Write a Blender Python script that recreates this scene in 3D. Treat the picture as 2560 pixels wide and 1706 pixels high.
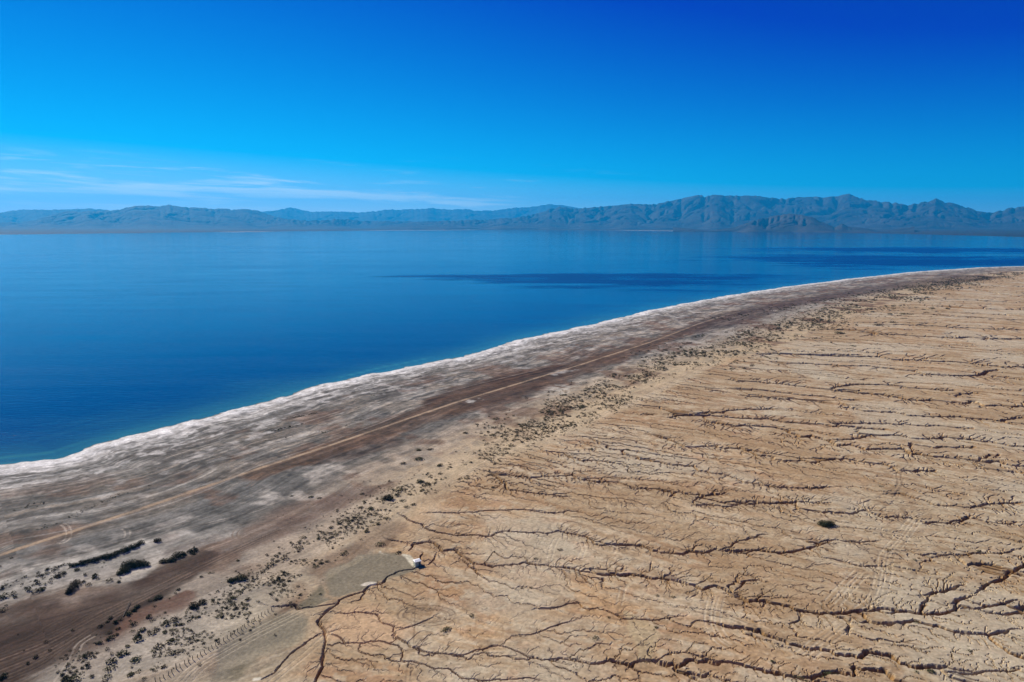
import bpy, math, heapq, random
import numpy as np

# ------------------------------------------------------------------ camera, sky, sun, exposure
scene = bpy.context.scene
for o in list(bpy.data.objects):
    bpy.data.objects.remove(o)
COL = scene.collection
CAM_H = 120.0
F_PX = 2560 / 36 * 24
PITCH = math.atan((853 - 562) / F_PX)
cd = bpy.data.cameras.new("camera")
cd.lens = 24; cd.sensor_width = 36; cd.clip_start = 1.0; cd.clip_end = 200000
cam = bpy.data.objects.new("camera", cd); COL.objects.link(cam)
cam.location = (0, 0, CAM_H); cam.rotation_euler = (math.pi / 2 - PITCH, 0, 0)
scene.camera = cam

SUN_AZ = math.radians(-47)      # from +Y, negative = left
SUN_EL = math.radians(33)
world = bpy.data.worlds.new("World"); scene.world = world; world.use_nodes = True
nt = world.node_tree; N = nt.nodes; L = nt.links
for n in list(N): N.remove(n)
def wn(t, **k):
    n = N.new(t)
    for a, b in k.items(): setattr(n, a, b)
    return n
out = wn("ShaderNodeOutputWorld"); bg = wn("ShaderNodeBackground")
sky = wn("ShaderNodeTexSky", sky_type='NISHITA', sun_disc=False, sun_elevation=SUN_EL, sun_rotation=SUN_AZ,
         altitude=0, air_density=0.6, dust_density=0.0, ozone_density=7.0)
# one even colour grade over the whole sky: the photograph's strongly saturated blue
srgb = wn("ShaderNodeSeparateColor"); L.new(sky.outputs[0], srgb.inputs[0])
hs = wn("ShaderNodeCombineColor")
# thin cirrus streaks low over the left horizon
tc = wn("ShaderNodeTexCoord"); sep = wn("ShaderNodeSeparateXYZ"); L.new(tc.outputs["Generated"], sep.inputs[0])
def wmath(op, a, b=None, c=None):
    m = wn("ShaderNodeMath", operation=op)
    for i, v in enumerate((a, b, c)):
        if v is None: continue
        if isinstance(v, (int, float)): m.inputs[i].default_value = v
        else: L.new(v, m.inputs[i])
    return m.outputs[0]
def wramp(v, a, b):
    m = wn("ShaderNodeMapRange", interpolation_type='SMOOTHSTEP'); L.new(v, m.inputs[0])
    m.inputs[1].default_value = a; m.inputs[2].default_value = b
    return m.outputs[0]
R0, G0, B0 = srgb.outputs
KS = 1 / .0891
L.new(wmath('MULTIPLY', wmath('MAXIMUM', wmath('SUBTRACT', R0, 2.6), 0.0), .08 * 2.7 * KS), hs.inputs[0])
gg = wmath('MAXIMUM', wmath('MULTIPLY', wmath('SUBTRACT', G0, 1.8), .08 * 1.85), .010)
gg = wmath('DIVIDE', wmath('MULTIPLY', gg, 1.1 * KS), wmath('ADD', wmath('MULTIPLY', gg, .24), 1.0))
L.new(gg, hs.inputs[1])
L.new(wmath('MULTIPLY', wmath('POWER', wmath('MULTIPLY', B0, .08), .95), 1.28 * KS), hs.inputs[2])
az = wmath('ARCTAN2', sep.outputs[0], sep.outputs[1])
el = sep.outputs[2]
tilt = wmath('ADD', el, wmath('MULTIPLY', az, 0.035))
cv = wn("ShaderNodeCombineXYZ")
L.new(wmath('MULTIPLY', az, 5.0), cv.inputs[0]); L.new(wmath('MULTIPLY', tilt, 75.0), cv.inputs[1])
cn = wn("ShaderNodeTexNoise"); cn.inputs["Scale"].default_value = 1.0; cn.inputs["Detail"].default_value = 7; cn.inputs["Roughness"].default_value = .6
cn.inputs["Distortion"].default_value = 0.4
L.new(cv.outputs[0], cn.inputs["Vector"])
strk = wmath('MULTIPLY', wmath('POWER', 2.718, wmath('MULTIPLY', wmath('POWER', wmath('DIVIDE', wmath('SUBTRACT', tilt, .031), .0075), 2.0), -1.0)), wmath('MULTIPLY', wramp(az, .08, -.08), wramp(az, -.62, -.36)))
fl_ = wmath('ADD', cn.outputs["Fac"], wmath('ADD', wmath('MULTIPLY', strk, .22), wmath('MULTIPLY', wramp(az, -.2, -.6), .10)))
cm = wmath('MULTIPLY', wramp(fl_, .55, .76), wramp(el, .008, .02))
cm = wmath('MULTIPLY', cm, wramp(el, .095, .06))
cm = wmath('MULTIPLY', cm, wramp(az, .2, -.1))
cm = wmath('MULTIPLY', cm, 0.75)
cmix = wn("ShaderNodeMix", data_type='RGBA'); L.new(cm, cmix.inputs[0]); L.new(hs.outputs[0], cmix.inputs[6])
cmix.inputs[7].default_value = (9.8, 11.8, 12.4, 1)
L.new(cmix.outputs[2], bg.inputs[0]); bg.inputs[1].default_value = 0.063
L.new(bg.outputs[0], out.inputs[0])

sd = bpy.data.lights.new("sun", 'SUN'); sd.energy = 5.0; sd.angle = math.radians(.53); sd.color = (1.0, .92, .77)
sun = bpy.data.objects.new("sun", sd); COL.objects.link(sun)
sun.rotation_euler = (math.pi / 2 - SUN_EL, 0, math.pi - SUN_AZ)   # shines away from the sun's azimuth
vs = scene.view_settings
scene.display_settings.display_device = 'sRGB'
vs.view_transform = 'Standard'; vs.look = 'None'; vs.gamma = 1; vs.exposure = 0.5; vs.use_curve_mapping = False
scene.cycles.max_bounces = 6; scene.cycles.volume_bounces = 1; scene.cycles.use_denoising = True
scene.cycles.transparent_max_bounces = 8

# ------------------------------------------------------------------ helpers
def tag(o, label=None, cat=None, group=None, kind=None):
    if label: o["label"] = label
    if cat: o["category"] = cat
    if group: o["group"] = group
    if kind: o["kind"] = kind
    return o

RNG = np.random.default_rng(7)
TBL = RNG.random((256, 256)).astype(np.float32)
def vn(x, y, seed=0):
    x = x + seed * 17.31; y = y + seed * 41.77
    xf = np.floor(x); yf = np.floor(y)
    fx = (x - xf).astype(np.float32); fy = (y - yf).astype(np.float32)
    xi = xf.astype(np.int64) & 255; yi = yf.astype(np.int64) & 255
    x1 = (xi + 1) & 255; y1 = (yi + 1) & 255
    fx = fx * fx * fx * (fx * (fx * 6 - 15) + 10); fy = fy * fy * fy * (fy * (fy * 6 - 15) + 10)
    a = TBL[xi, yi]; b = TBL[x1, yi]; c = TBL[xi, y1]; d = TBL[x1, y1]
    return (a + (b - a) * fx) * (1 - fy) + (c + (d - c) * fx) * fy
def fbm(x, y, seed, octs=4, gain=.5):
    s = 0; a = 1; t = 0
    for i in range(octs):
        ca, sa = math.cos(.6 * i + seed), math.sin(.6 * i + seed)
        s = s + a * vn((x * ca - y * sa) * 2 ** i, (x * sa + y * ca) * 2 ** i, seed + i * 3); t += a; a *= gain
    return s / t
def sfbm(x, y, seed, octs=4, gain=.5):           # no rotation: keeps streaks aligned
    s = 0; a = 1; t = 0
    for i in range(octs):
        s = s + a * vn(x * 2 ** i, y * 2 ** i, seed + i * 3); t += a; a *= gain
    return s / t
def smooth(x, a, b):
    t = np.clip((x - a) / (b - a), 0, 1); return t * t * (3 - 2 * t)

def un(px, py, z=0.0):
    dx = (px - 1280) / F_PX; dy = (853 - py) / F_PX
    d = (dx, math.cos(PITCH) + dy * math.sin(PITCH), -math.sin(PITCH) + dy * math.cos(PITCH))
    t = (CAM_H - z) / -d[2]
    return d[0] * t, d[1] * t

K = 2560 / 2353
SHORE = [un(x * K, y * K) for x, y in [(0, 1070), (70, 1063), (150, 1052), (210, 1030), (300, 1003), (450, 965), (600, 925), (690, 897), (760, 880), (900, 850),
         (1040, 823), (1075, 815), (1200, 780), (1350, 748), (1500, 712), (1650, 683), (1800, 660), (1950, 641), (2100, 625), (2250, 615), (2353, 612)]]
SHORE = [(SHORE[0][0] * 7 - SHORE[5][0] * 6, SHORE[0][1] * 7 - SHORE[5][1] * 6)] + SHORE + [(2400, 2330), (5000, 3100), (12000, 4200), (30000, 5500)]
BELT = [un(x, y, 1.5) for x, y in [(640, 1760), (720, 1640), (735, 1560), (790, 1490), (900, 1430), (1000, 1330), (1060, 1250), (1140, 1195), (1300, 1115), (1460, 1055),
        (1560, 1005), (1700, 940), (1900, 880), (2050, 820), (2200, 760), (2360, 705), (2560, 682)]]
BELT = [(-150, 60), (-110, 120)] + BELT + [(4000, 2400), (12000, 3400)]

def sdist(X, Y, poly):
    best = np.full(X.shape, 1e18); sign = np.zeros(X.shape); tt = np.zeros(X.shape); acc = 0
    for (x0, y0), (x1, y1) in zip(poly[:-1], poly[1:]):
        dx, dy = x1 - x0, y1 - y0; l2 = dx * dx + dy * dy; l = math.sqrt(l2)
        t = np.clip(((X - x0) * dx + (Y - y0) * dy) / l2, 0, 1)
        d2 = (X - x0 - t * dx) ** 2 + (Y - y0 - t * dy) ** 2
        m = d2 < best
        best = np.where(m, d2, best); sign = np.where(m, np.sign((X - x0) * -dy + (Y - y0) * dx), sign)
        tt = np.where(m, acc + t * l, tt); acc += l
    return -np.sqrt(best) * sign, tt          # positive on the right-hand (inland) side
ZS = ([-60, -10, 0, 6, 15, 60, 150, 400, 1000, 4000, 9000], [-3, -.8, 0, .35, .5, 1.0, 1.7, 3.6, 7, 20, 40])
def zbase(s): return np.interp(s, *ZS)
def at(px, py):                                # a photograph pixel -> the ground point seen there
    z = 1.5
    for _ in range(3):
        x, y = un(px, py, z)
        s, _t = sdist(np.array([x]), np.array([y]), SHORE); z = float(zbase(s[0]))
    return x, y
def fr(ox, oy, s, pts): return [(ox + p[0] / s, oy + p[1] / s) for p in pts]
C5 = (640, 1206, 3.136); C6 = (1280, 1206, 3.136); C7 = (1920, 1206, 3.136); C4 = (0, 1206, 3.136)
C3 = (1000, 780, 3.136); CE = (1600, 900, 4.181); CF = (2080, 900, 4.181); CD = (2080, 640, 4.181); CC = (1600, 640, 4.181); C2 = (500, 850, 3.136)

# ------------------------------------------------------------------ drainage network carving
def flood(Z, mask, outlet):
    """fill pits so that water can leave (priority flood); returns filled copy"""
    nr, nc = Z.shape; z = Z.ravel().tolist(); m = mask.ravel().tolist(); done = [not q for q in m]
    heap = []
    for i in np.nonzero((outlet & mask).ravel())[0].tolist():
        heap.append((z[i], i)); done[i] = True
    heapq.heapify(heap); pop, push = heapq.heappop, heapq.heappush
    offs = (-1, 1, -nc, nc, -nc - 1, -nc + 1, nc - 1, nc + 1); n = nr * nc
    while heap:
        h, i = pop(heap); h += 1e-4
        for o in offs:
            k = i + o
            if 0 <= k < n and not done[k]:
                done[k] = True
                if z[k] < h: z[k] = h
                push(heap, (z[k], k))
    return np.array(z).reshape(nr, nc)
def shift(A, di, dj, fill):
    B = np.full_like(A, fill); nr, nc = A.shape
    B[max(0, -di):nr - max(0, di), max(0, -dj):nc - max(0, dj)] = A[max(0, di):nr - max(0, -di), max(0, dj):nc - max(0, -dj)]
    return B
NB = [(-1, -1), (-1, 0), (-1, 1), (0, -1), (0, 1), (1, -1), (1, 0), (1, 1)]
def nbdist(X, Y, di, dj):
    d = np.hypot(shift(X, di, dj, 1e9) - X, shift(Y, di, dj, 1e9) - Y); return np.maximum(d, 1e-3)
def drainage(X, Y, Z, mask, outlet):
    Zf = flood(Z, mask, outlet); nr, nc = Z.shape
    best = np.zeros(Z.shape); rec = np.arange(nr * nc).reshape(nr, nc).copy(); idx = rec.copy()
    for di, dj in NB:
        s = (Zf - shift(Zf, di, dj, 1e9)) / nbdist(X, Y, di, dj)
        mm = s > best; best = np.where(mm, s, best); rec = np.where(mm, shift(idx, di, dj, 0), rec)
    ar = np.hypot(shift(X, 1, 0, 0) - X, shift(Y, 1, 0, 0) - Y) * np.hypot(shift(X, 0, 1, 0) - X, shift(Y, 0, 1, 0) - Y)
    ar[-1] = ar[-2]; ar[:, -1] = ar[:, -2]; ar = np.where(mask, ar, 0)
    order = np.argsort(-Zf, axis=None, kind='stable').tolist(); a = ar.ravel().tolist(); r = rec.ravel().tolist()
    for i in order:
        k = r[i]
        if k != i: a[k] += a[i]
    return np.array(a).reshape(nr, nc)
def cone(D, X, Y, slope, iters):
    ds = [(di, dj, nbdist(X, Y, di, dj)) for di, dj in NB]
    for _ in range(iters):
        E = D
        for di, dj, d in ds:
            E = np.maximum(E, shift(D, di, dj, 0) - slope * d)
        D = E
    return D

def cone_wide(D, X, Y, slope, steps):
    for k in steps:
        E = D
        for di, dj in NB:
            E = np.maximum(E, shift(D, di * k, dj * k, 0) - slope * nbdist(X, Y, di * k, dj * k))
        D = E
    return D

def grid_mesh(name, X, Y, Z, keep, mat, attrs=None, smooth_sh=True):
    nr, nc = X.shape
    idx = np.arange(nr * nc).reshape(nr, nc)
    q = np.stack([idx[:-1, :-1], idx[:-1, 1:], idx[1:, 1:], idx[1:, :-1]], -1).reshape(-1, 4)
    k = (keep[:-1, :-1] | keep[:-1, 1:] | keep[1:, 1:] | keep[1:, :-1]).ravel()
    q = q[k]
    used = np.zeros(nr * nc, bool); used[q.ravel()] = True
    remap = np.cumsum(used) - 1; q = remap[q]
    co = np.stack([X, Y, Z], -1).reshape(-1, 3)[used].astype(np.float32)
    me = bpy.data.meshes.new(name)
    me.vertices.add(len(co)); me.vertices.foreach_set("co", co.ravel())
    me.loops.add(q.size); me.loops.foreach_set("vertex_index", q.ravel().astype(np.int32))
    me.polygons.add(len(q)); me.polygons.foreach_set("loop_start", np.arange(0, q.size, 4, dtype=np.int32))
    me.polygons.foreach_set("loop_total", np.full(len(q), 4, dtype=np.int32))
    me.polygons.foreach_set("use_smooth", np.full(len(q), smooth_sh))
    for an, arr in (attrs or {}).items():
        if arr.ndim == 3:
            a = me.attributes.new(an, 'FLOAT_COLOR', 'POINT')
            v = np.ones((len(co), 4), np.float32); v[:, :3] = arr.reshape(-1, 3)[used]; a.data.foreach_set("color", v.ravel())
        else:
            a = me.attributes.new(an, 'FLOAT', 'POINT'); a.data.foreach_set("value", arr.ravel()[used].astype(np.float32))
    me.update(); me.validate()
    me.materials.append(mat)
    o = bpy.data.objects.new(name, me); COL.objects.link(o)
    return o

# ------------------------------------------------------------------ materials
def new_mat(name):
    m = bpy.data.materials.new(name); m.use_nodes = True; t = m.node_tree
    b = t.nodes["Principled BSDF"]
    return m, t, b
def nd(t, typ, **k):
    n = t.nodes.new(typ)
    for a, b in k.items():
        if a in n.inputs: n.inputs[a].default_value = b
        else: setattr(n, a, b)
    return n
def noise(t, scale, detail=5, rough=.55, vec=None, mapping=None):
    n = nd(t, "ShaderNodeTexNoise", Scale=scale, Detail=detail, Roughness=rough)
    if vec is not None:
        if mapping:
            mp = nd(t, "ShaderNodeMapping"); mp.inputs["Scale"].default_value = mapping[0]
            if len(mapping) > 1: mp.inputs["Rotation"].default_value = mapping[1]
            t.links.new(vec, mp.inputs[0]); t.links.new(mp.outputs[0], n.inputs["Vector"])
        else: t.links.new(vec, n.inputs["Vector"])
    return n.outputs["Fac"]
def maprange(t, v, a, b, c, d):
    m = nd(t, "ShaderNodeMapRange"); t.links.new(v, m.inputs[0])
    for i, x in zip((1, 2, 3, 4), (a, b, c, d)): m.inputs[i].default_value = x
    return m.outputs[0]
def mulcol(t, col, fac):
    m = nd(t, "ShaderNodeVectorMath", operation='SCALE'); t.links.new(col, m.inputs[0]); t.links.new(fac, m.inputs["Scale"])
    return m.outputs[0]
def mixcol(t, fac, a, b):
    m = nd(t, "ShaderNodeMix", data_type='RGBA')
    for s, v in ((0, fac), (6, a), (7, b)):
        if isinstance(v, (int, float)): m.inputs[s].default_value = v
        elif isinstance(v, tuple): m.inputs[s].default_value = (*v, 1)
        else: t.links.new(v, m.inputs[s])
    return m.outputs[2]
def mathn(t, op, a, b):
    m = nd(t, "ShaderNodeMath", operation=op)
    for i, v in enumerate((a, b)):
        if isinstance(v, (int, float)): m.inputs[i].default_value = v
        else: t.links.new(v, m.inputs[i])
    return m.outputs[0]
def bump(t, h, strength, dist):
    n = nd(t, "ShaderNodeBump", Strength=strength, Distance=dist); t.links.new(h, n.inputs["Height"]); return n.outputs[0]

m_soil, t, b = new_mat("soil")
geo = nd(t, "ShaderNodeNewGeometry"); pos = geo.outputs["Position"]
att = nd(t, "ShaderNodeAttribute", attribute_name="soil")
n1 = noise(t, .9, 6, .65, pos); n2 = noise(t, .12, 5, .6, pos); n3 = noise(t, 4.0, 3, .6, pos)
fac = mathn(t, 'MULTIPLY', maprange(t, n1, .25, .75, .66, 1.30), maprange(t, n2, .25, .75, .9, 1.1))
t.links.new(mulcol(t, att.outputs["Color"], fac), b.inputs["Base Color"])
b.inputs["Roughness"].default_value = .95; b.inputs["Specular IOR Level"].default_value = .15
t.links.new(bump(t, mathn(t, 'ADD', n1, mathn(t, 'MULTIPLY', n3, .35)), .6, .35), b.inputs["Normal"])

m_water, t, b = new_mat("lake_water")
geo = nd(t, "ShaderNodeNewGeometry"); pos = geo.outputs["Position"]
sh = nd(t, "ShaderNodeAttribute", attribute_name="shoal"); wi = nd(t, "ShaderNodeAttribute", attribute_name="wind")
deepc = mixcol(t, sh.outputs["Fac"], (.0001, .014, .095), (.035, .16, .16))
t.links.new(deepc, b.inputs["Base Color"])
b.inputs["IOR"].default_value = 1.333; b.inputs["Specular IOR Level"].default_value = .3; b.inputs["Metallic"].default_value = 0
t.links.new(maprange(t, wi.outputs["Fac"], 0, 1, .07, .40), b.inputs["Roughness"])
w1 = noise(t, 1.0, 4, .6, pos, ((.10, .34, .3), (0, 0, math.radians(8))))
w2 = noise(t, 1.0, 3, .6, pos, ((.7, 1.6, 1), (0, 0, math.radians(14))))
w3 = noise(t, 1.0, 4, .6, pos, ((.004, .03, .03), (0, 0, math.radians(5))))
hgt = mathn(t, 'ADD', mathn(t, 'MULTIPLY', w1, 1.0), mathn(t, 'MULTIPLY', w2, .22))
bn = nd(t, "ShaderNodeBump", Distance=.55); t.links.new(hgt, bn.inputs["Height"])
t.links.new(maprange(t, w3, .3, .7, .22, .6), bn.inputs["Strength"])
t.links.new(bn.outputs[0], b.inputs["Normal"])

m_far, t, b = new_mat("far_plain_soil")
geo = nd(t, "ShaderNodeNewGeometry"); pos = geo.outputs["Position"]
fn = noise(t, 1.0, 6, .65, pos, ((.0014, .0009, 1),)); fn2 = noise(t, 1.0, 3, .5, pos, ((.0004, .00035, 1),))
c = mixcol(t, maprange(t, fn, .4, .62, 0, 1), (.012, .016, .016), (.06, .044, .036))
c = mixcol(t, maprange(t, fn2, .42, .6, 0, .75), c, (.014, .02, .02))
att = nd(t, "ShaderNodeAttribute", attribute_name="strand")
c = mixcol(t, att.outputs["Fac"], c, (.62, .58, .52))
t.links.new(c, b.inputs["Base Color"]); b.inputs["Roughness"].default_value = .95; b.inputs["Specular IOR Level"].default_value = .1

m_rock, t, b = new_mat("mountain_rock")
geo = nd(t, "ShaderNodeNewGeometry"); pos = geo.outputs["Position"]
r1 = noise(t, .0016, 7, .65, pos); r2 = noise(t, .006, 4, .6, pos)
c = mixcol(t, maprange(t, r1, .35, .65, 0, 1), (.010, .011, .013), (.055, .05, .047))
c = mixcol(t, maprange(t, r2, .68, .74, 0, .55), c, (.2, .19, .18))
t.links.new(c, b.inputs["Base Color"]); b.inputs["Roughness"].default_value = .95; b.inputs["Specular IOR Level"].default_value = .1

def foliage_mat(name, c1, c2):
    m, t, b = new_mat(name)
    geo = nd(t, "ShaderNodeNewGeometry"); oi = nd(t, "ShaderNodeObjectInfo")
    n = noise(t, 2.2, 3, .6, geo.outputs["Position"])
    c = mixcol(t, maprange(t, n, .3, .7, 0, 1), c1, c2)
    c = mulcol(t, c, maprange(t, oi.outputs["Random"], 0, 1, .75, 1.25))
    t.links.new(c, b.inputs["Base Color"]); b.inputs["Roughness"].default_value = .85; b.inputs["Specular IOR Level"].default_value = .15
    return m
m_green = foliage_mat("saltbush_green", (.024, .028, .010), (.06, .058, .02))
m_brown = foliage_mat("saltbush_brown", (.035, .025, .013), (.075, .052, .025))
m_olive = foliage_mat("saltbush_olive", (.036, .034, .013), (.095, .08, .03))
m_stem, t, b = new_mat("stem_bark")
geo = nd(t, "ShaderNodeNewGeometry"); n = noise(t, 6, 3, .6, geo.outputs["Position"])
t.links.new(mixcol(t, n, (.06, .045, .03), (.14, .11, .08)), b.inputs["Base Color"]); b.inputs["Roughness"].default_value = .9
def plain(name, c1, c2, sc, rough=.8):
    m, t, b = new_mat(name); geo = nd(t, "ShaderNodeNewGeometry"); n = noise(t, sc, 5, .6, geo.outputs["Position"])
    t.links.new(mixcol(t, maprange(t, n, .3, .7, 0, 1), c1, c2), b.inputs["Base Color"]); b.inputs["Roughness"].default_value = rough
    return m
m_wood = plain("weathered_wood", (.045, .033, .024), (.10, .08, .06), 5, .9)
m_white = plain("white_painted_metal", (.72, .72, .70), (.82, .82, .80), 3, .5)
m_wall = plain("pale_green_boards", (.34, .36, .26), (.44, .45, .34), 4, .8)
m_door = plain("dark_green_door", (.05, .07, .06), (.08, .10, .09), 4, .7)

# ------------------------------------------------------------------ near land: grid
rows = list(np.arange(70, 120, 2.5)) + list(np.arange(120, 150, .8)); r = 150.0
while r < 3000:
    rows.append(r); r += .30 * (r / 163) ** 1.25
while r < 9000:
    rows.append(r); r *= 1.05
R = np.array(rows)
ths = np.concatenate([np.radians(np.arange(-85, -43, 1.5)), np.arange(math.radians(-43), math.radians(43), .00132), np.radians(np.arange(43.1, 55, .2)), np.radians(np.arange(55, 86, 1.5))])
TT, RR = np.meshgrid(ths, R)
X = RR * np.sin(TT); Y = RR * np.cos(TT)
NR, NC = X.shape
S, T = sdist(X, Y, SHORE)
S = S + ((fbm(X / 26, Y / 26, 5, 3) - .5) * 9 + (fbm(X / 7, Y / 7, 6, 3) - .5) * 6) * smooth(np.abs(S), 60, 15)
Bd, _ = sdist(X, Y, BELT)
land = S > -25
# along-gully axes
AX = (.88, -.475)
U = X * AX[0] + Y * AX[1]; V = -X * AX[1] + Y * AX[0]
wob = fbm(X / 45, Y / 45, 3, 3) - .5
V2 = V + 16 * wob
bad = smooth(Bd, -2, 16)
far = np.clip(RR / 420, 1, 4.0)
relief = (sfbm(U / 130, V2 / 22, 11, 2) - .5) * 1.6 + (sfbm(U / 50, V2 / 7.5, 12, 2) - .5) * .7
fine = (fbm(X / 4.5, Y / 4.5, 14, 2) - .5) * .22 + (fbm(X / 1.6, Y / 1.6, 15, 2) - .5) * .12

G = []   # (depth, frame, points)
def g(d, f, *p): G.append((d, fr(*f, p)))
g(1.9, C5, (1330, 650), (1240, 680), (1100, 705), (1000, 750), (990, 790), (900, 820), (830, 870), (740, 900), (650, 935), (640, 965), (560, 1020), (490, 1080), (510, 1170), (545, 1230), (540, 1330), (510, 1440), (470, 1568), (450, 1640))
g(1.8, C5, (640, 950), (500, 965), (340, 990), (300, 960), (200, 965), (130, 970))
g(1.3, C5, (510, 1180), (380, 1250), (290, 1340), (150, 1480), (30, 1568))
g(1.0, C5, (960, 830), (880, 850), (830, 890), (820, 920), (730, 945))
g(.7, C5, (200, 960), (130, 900), (90, 870)); g(.6, C5, (130, 970), (0, 930))
g(1.1, C5, (630, 1025), (780, 1020), (950, 1040), (1010, 1090), (1080, 1110), (1070, 1160), (1090, 1200), (1160, 1240), (1200, 1280), (1290, 1310), (1370, 1345), (1500, 1360), (1590, 1360), (1700, 1310), (1870, 1275), (2007, 1300), (2107, 1360), (2247, 1395), (2407, 1390), (2567, 1420), (2787, 1400), (2907, 1440), (2987, 1500), (3007, 1568))
g(1.0, C5, (530, 1170), (630, 1195), (700, 1260), (850, 1270), (980, 1250), (1130, 1275), (1160, 1300), (1155, 1390), (1250, 1410), (1400, 1445), (1500, 1450), (1600, 1510), (1750, 1540), (2007, 1530), (2137, 1520), (2257, 1540))
g(.7, C5, (1080, 1165), (1200, 1125), (1300, 1090), (1400, 1045), (1450, 1035))
g(1.5, C5, (1230, 670), (1260, 640), (1310, 590), (1320, 540)); g(1.0, C5, (1340, 660), (1390, 600), (1430, 540))
g(2.0, C5, (1200, 545), (1240, 490), (1370, 475), (1430, 500), (1450, 535), (1530, 530), (1590, 560), (1680, 610), (1730, 640), (1860, 660), (2007, 650), (2127, 640), (2257, 640), (2387, 655), (2507, 680), (2607, 710), (2747, 740), (2907, 712), (2967, 720))
g(1.2, C5, (1000, 440), (1100, 465), (1210, 495)); g(.8, C5, (1590, 560), (1680, 650), (1760, 720), (1850, 790))
g(2.2, C6, (960, 720), (1060, 735), (1110, 750), (1280, 750), (1400, 790), (1490, 840), (1600, 815), (1740, 850), (1820, 920), (2007, 940), (2040, 940), (2127, 960), (2257, 1000), (2407, 1030), (2607, 1040), (2727, 1020), (2857, 1000), (2927, 1035), (3087, 1030), (3257, 1030), (3457, 1010), (3487, 960), (3607, 980), (3807, 1030), (4014, 1010), (4150, 980))
g(1.3, C6, (1060, 690), (1080, 640), (1090, 610)); g(1.2, C6, (870, 700), (885, 640)); g(1.5, C6, (1740, 850), (1830, 780), (1900, 770), (2007, 775))
g(1.2, C6, (2000, 935), (1960, 980), (1910, 985)); g(1.0, C6, (1450, 860), (1420, 900), (1380, 920))
g(1.4, C5, (1120, 250), (1200, 290), (1300, 330), (1370, 370), (1530, 400), (1700, 410), (1850, 415), (1920, 380), (2007, 370), (2007, 390), (2127, 400), (2307, 395), (2357, 375), (2447, 400), (2557, 415), (2657, 455), (2767, 495), (2907, 485), (3017, 495), (3077, 525), (3207, 555), (3347, 565), (3407, 530), (3577, 530), (3687, 540), (3847, 550), (4014, 545), (4107, 550), (4207, 530), (4337, 490), (4527, 460))
g(1.3, C6, (1400, 535), (1420, 500), (1480, 480)); g(1.5, C6, (1600, 530), (1700, 505), (1760, 470), (1840, 440), (1920, 420), (2007, 395)); g(1.2, C6, (1700, 545), (1840, 550), (1900, 525), (2007, 515))
g(.8, C5, (1290, 240), (1450, 230), (1600, 240), (1800, 215), (2007, 215), (2150, 230), (2350, 230), (2600, 250))
g(1.2, C3, (680, 1275), (800, 1280), (930, 1280), (1070, 1295), (1200, 1285), (1350, 1280), (1400, 1310), (1520, 1330), (1700, 1340), (1790, 1370), (1900, 1385), (2007, 1410))
g(1.0, C3, (760, 1280), (820, 1350), (830, 1390), (900, 1410), (1050, 1430), (1200, 1440), (1350, 1450))
g(1.6, CE, (130, 1350), (300, 1370), (480, 1385), (600, 1400), (650, 1450), (760, 1465), (900, 1510), (1100, 1500), (1300, 1480), (1500, 1490), (1620, 1480), (1800, 1500), (2007, 1490))
g(1.2, CE, (650, 1450), (720, 1400), (800, 1360)); g(1.2, CE, (560, 1480), (600, 1520), (760, 1550))
g(1.2, CE, (0, 1050), (200, 1065), (340, 1090), (480, 1100), (560, 1110), (640, 1160), (740, 1190), (880, 1190), (950, 1220), (1090, 1275), (1300, 1300), (1500, 1320), (1680, 1340), (1830, 1330), (2007, 1330))
g(.9, CE, (1150, 1275), (1200, 1255), (1250, 1265), (1270, 1295))
g(1.6, CE, (60, 765), (150, 780), (240, 810), (340, 850), (440, 900), (560, 905), (740, 895), (850, 915), (1050, 920), (1120, 945), (1210, 990), (1340, 1005), (1400, 1040), (1560, 1040), (1680, 1050), (1800, 1075), (1900, 1050), (2007, 1030), (2120, 1025), (2300, 1060), (2500, 1080), (2650, 1120), (2720, 1145), (2850, 1145), (3150, 1160))
g(1.8, CF, (0, 830), (180, 820), (320, 800), (480, 790), (700, 775), (860, 810), (1100, 830), (1160, 805), (1400, 825), (1650, 850), (1800, 880), (2007, 895), (2200, 900))
g(2.2, CE, (330, 600), (470, 575), (620, 580), (850, 590), (1200, 600), (1340, 610), (1480, 650), (1700, 655), (1900, 660), (2007, 680), (2300, 700), (2600, 730))
g(1.3, CE, (20, 570), (100, 565), (170, 562)); g(1.4, CE, (470, 575), (640, 555), (850, 540), (1000, 525), (1400, 500))
g(2.7, CE, (660, 640), (800, 655), (900, 680), (1040, 690), (1150, 680), (1300, 690), (1440, 705), (1530, 740), (1640, 785), (1800, 795), (1950, 830), (2007, 850), (2060, 880), (2190, 885), (2290, 910), (2357, 925), (2587, 920), (2767, 920), (2847, 970), (2907, 985), (3087, 1020), (3207, 1020), (3347, 1030), (3547, 1050), (3727, 1050), (3857, 1085), (4014, 1095), (4200, 1110))
g(1.8, CF, (840, 970), (780, 900), (830, 880), (1000, 900), (1300, 920), (1500, 905)); g(1.6, CF, (1500, 1060), (1620, 990), (1750, 980)); g(1.3, CF, (1470, 1060), (1530, 1110), (1600, 1130), (2007, 1160))
g(2.6, CF, (0, 310), (130, 325), (320, 345), (520, 360), (640, 385), (740, 405), (920, 415), (1080, 415), (1200, 430), (1350, 440), (1480, 435), (1580, 470), (1700, 475), (1880, 480), (2007, 475), (2200, 490))
g(2.2, CF, (0, 290), (200, 260), (500, 250), (700, 270), (950, 300), (1300, 315)); g(1.6, CF, (1300, 380), (1400, 345), (1500, 340))
g(1.8, CF, (100, 490), (350, 530), (650, 540), (800, 580), (1000, 590), (1200, 590), (1400, 600), (1750, 630), (2007, 600))
g(1.6, CF, (0, 660), (300, 650), (600, 665), (800, 680), (1100, 690), (1500, 720))
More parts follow.
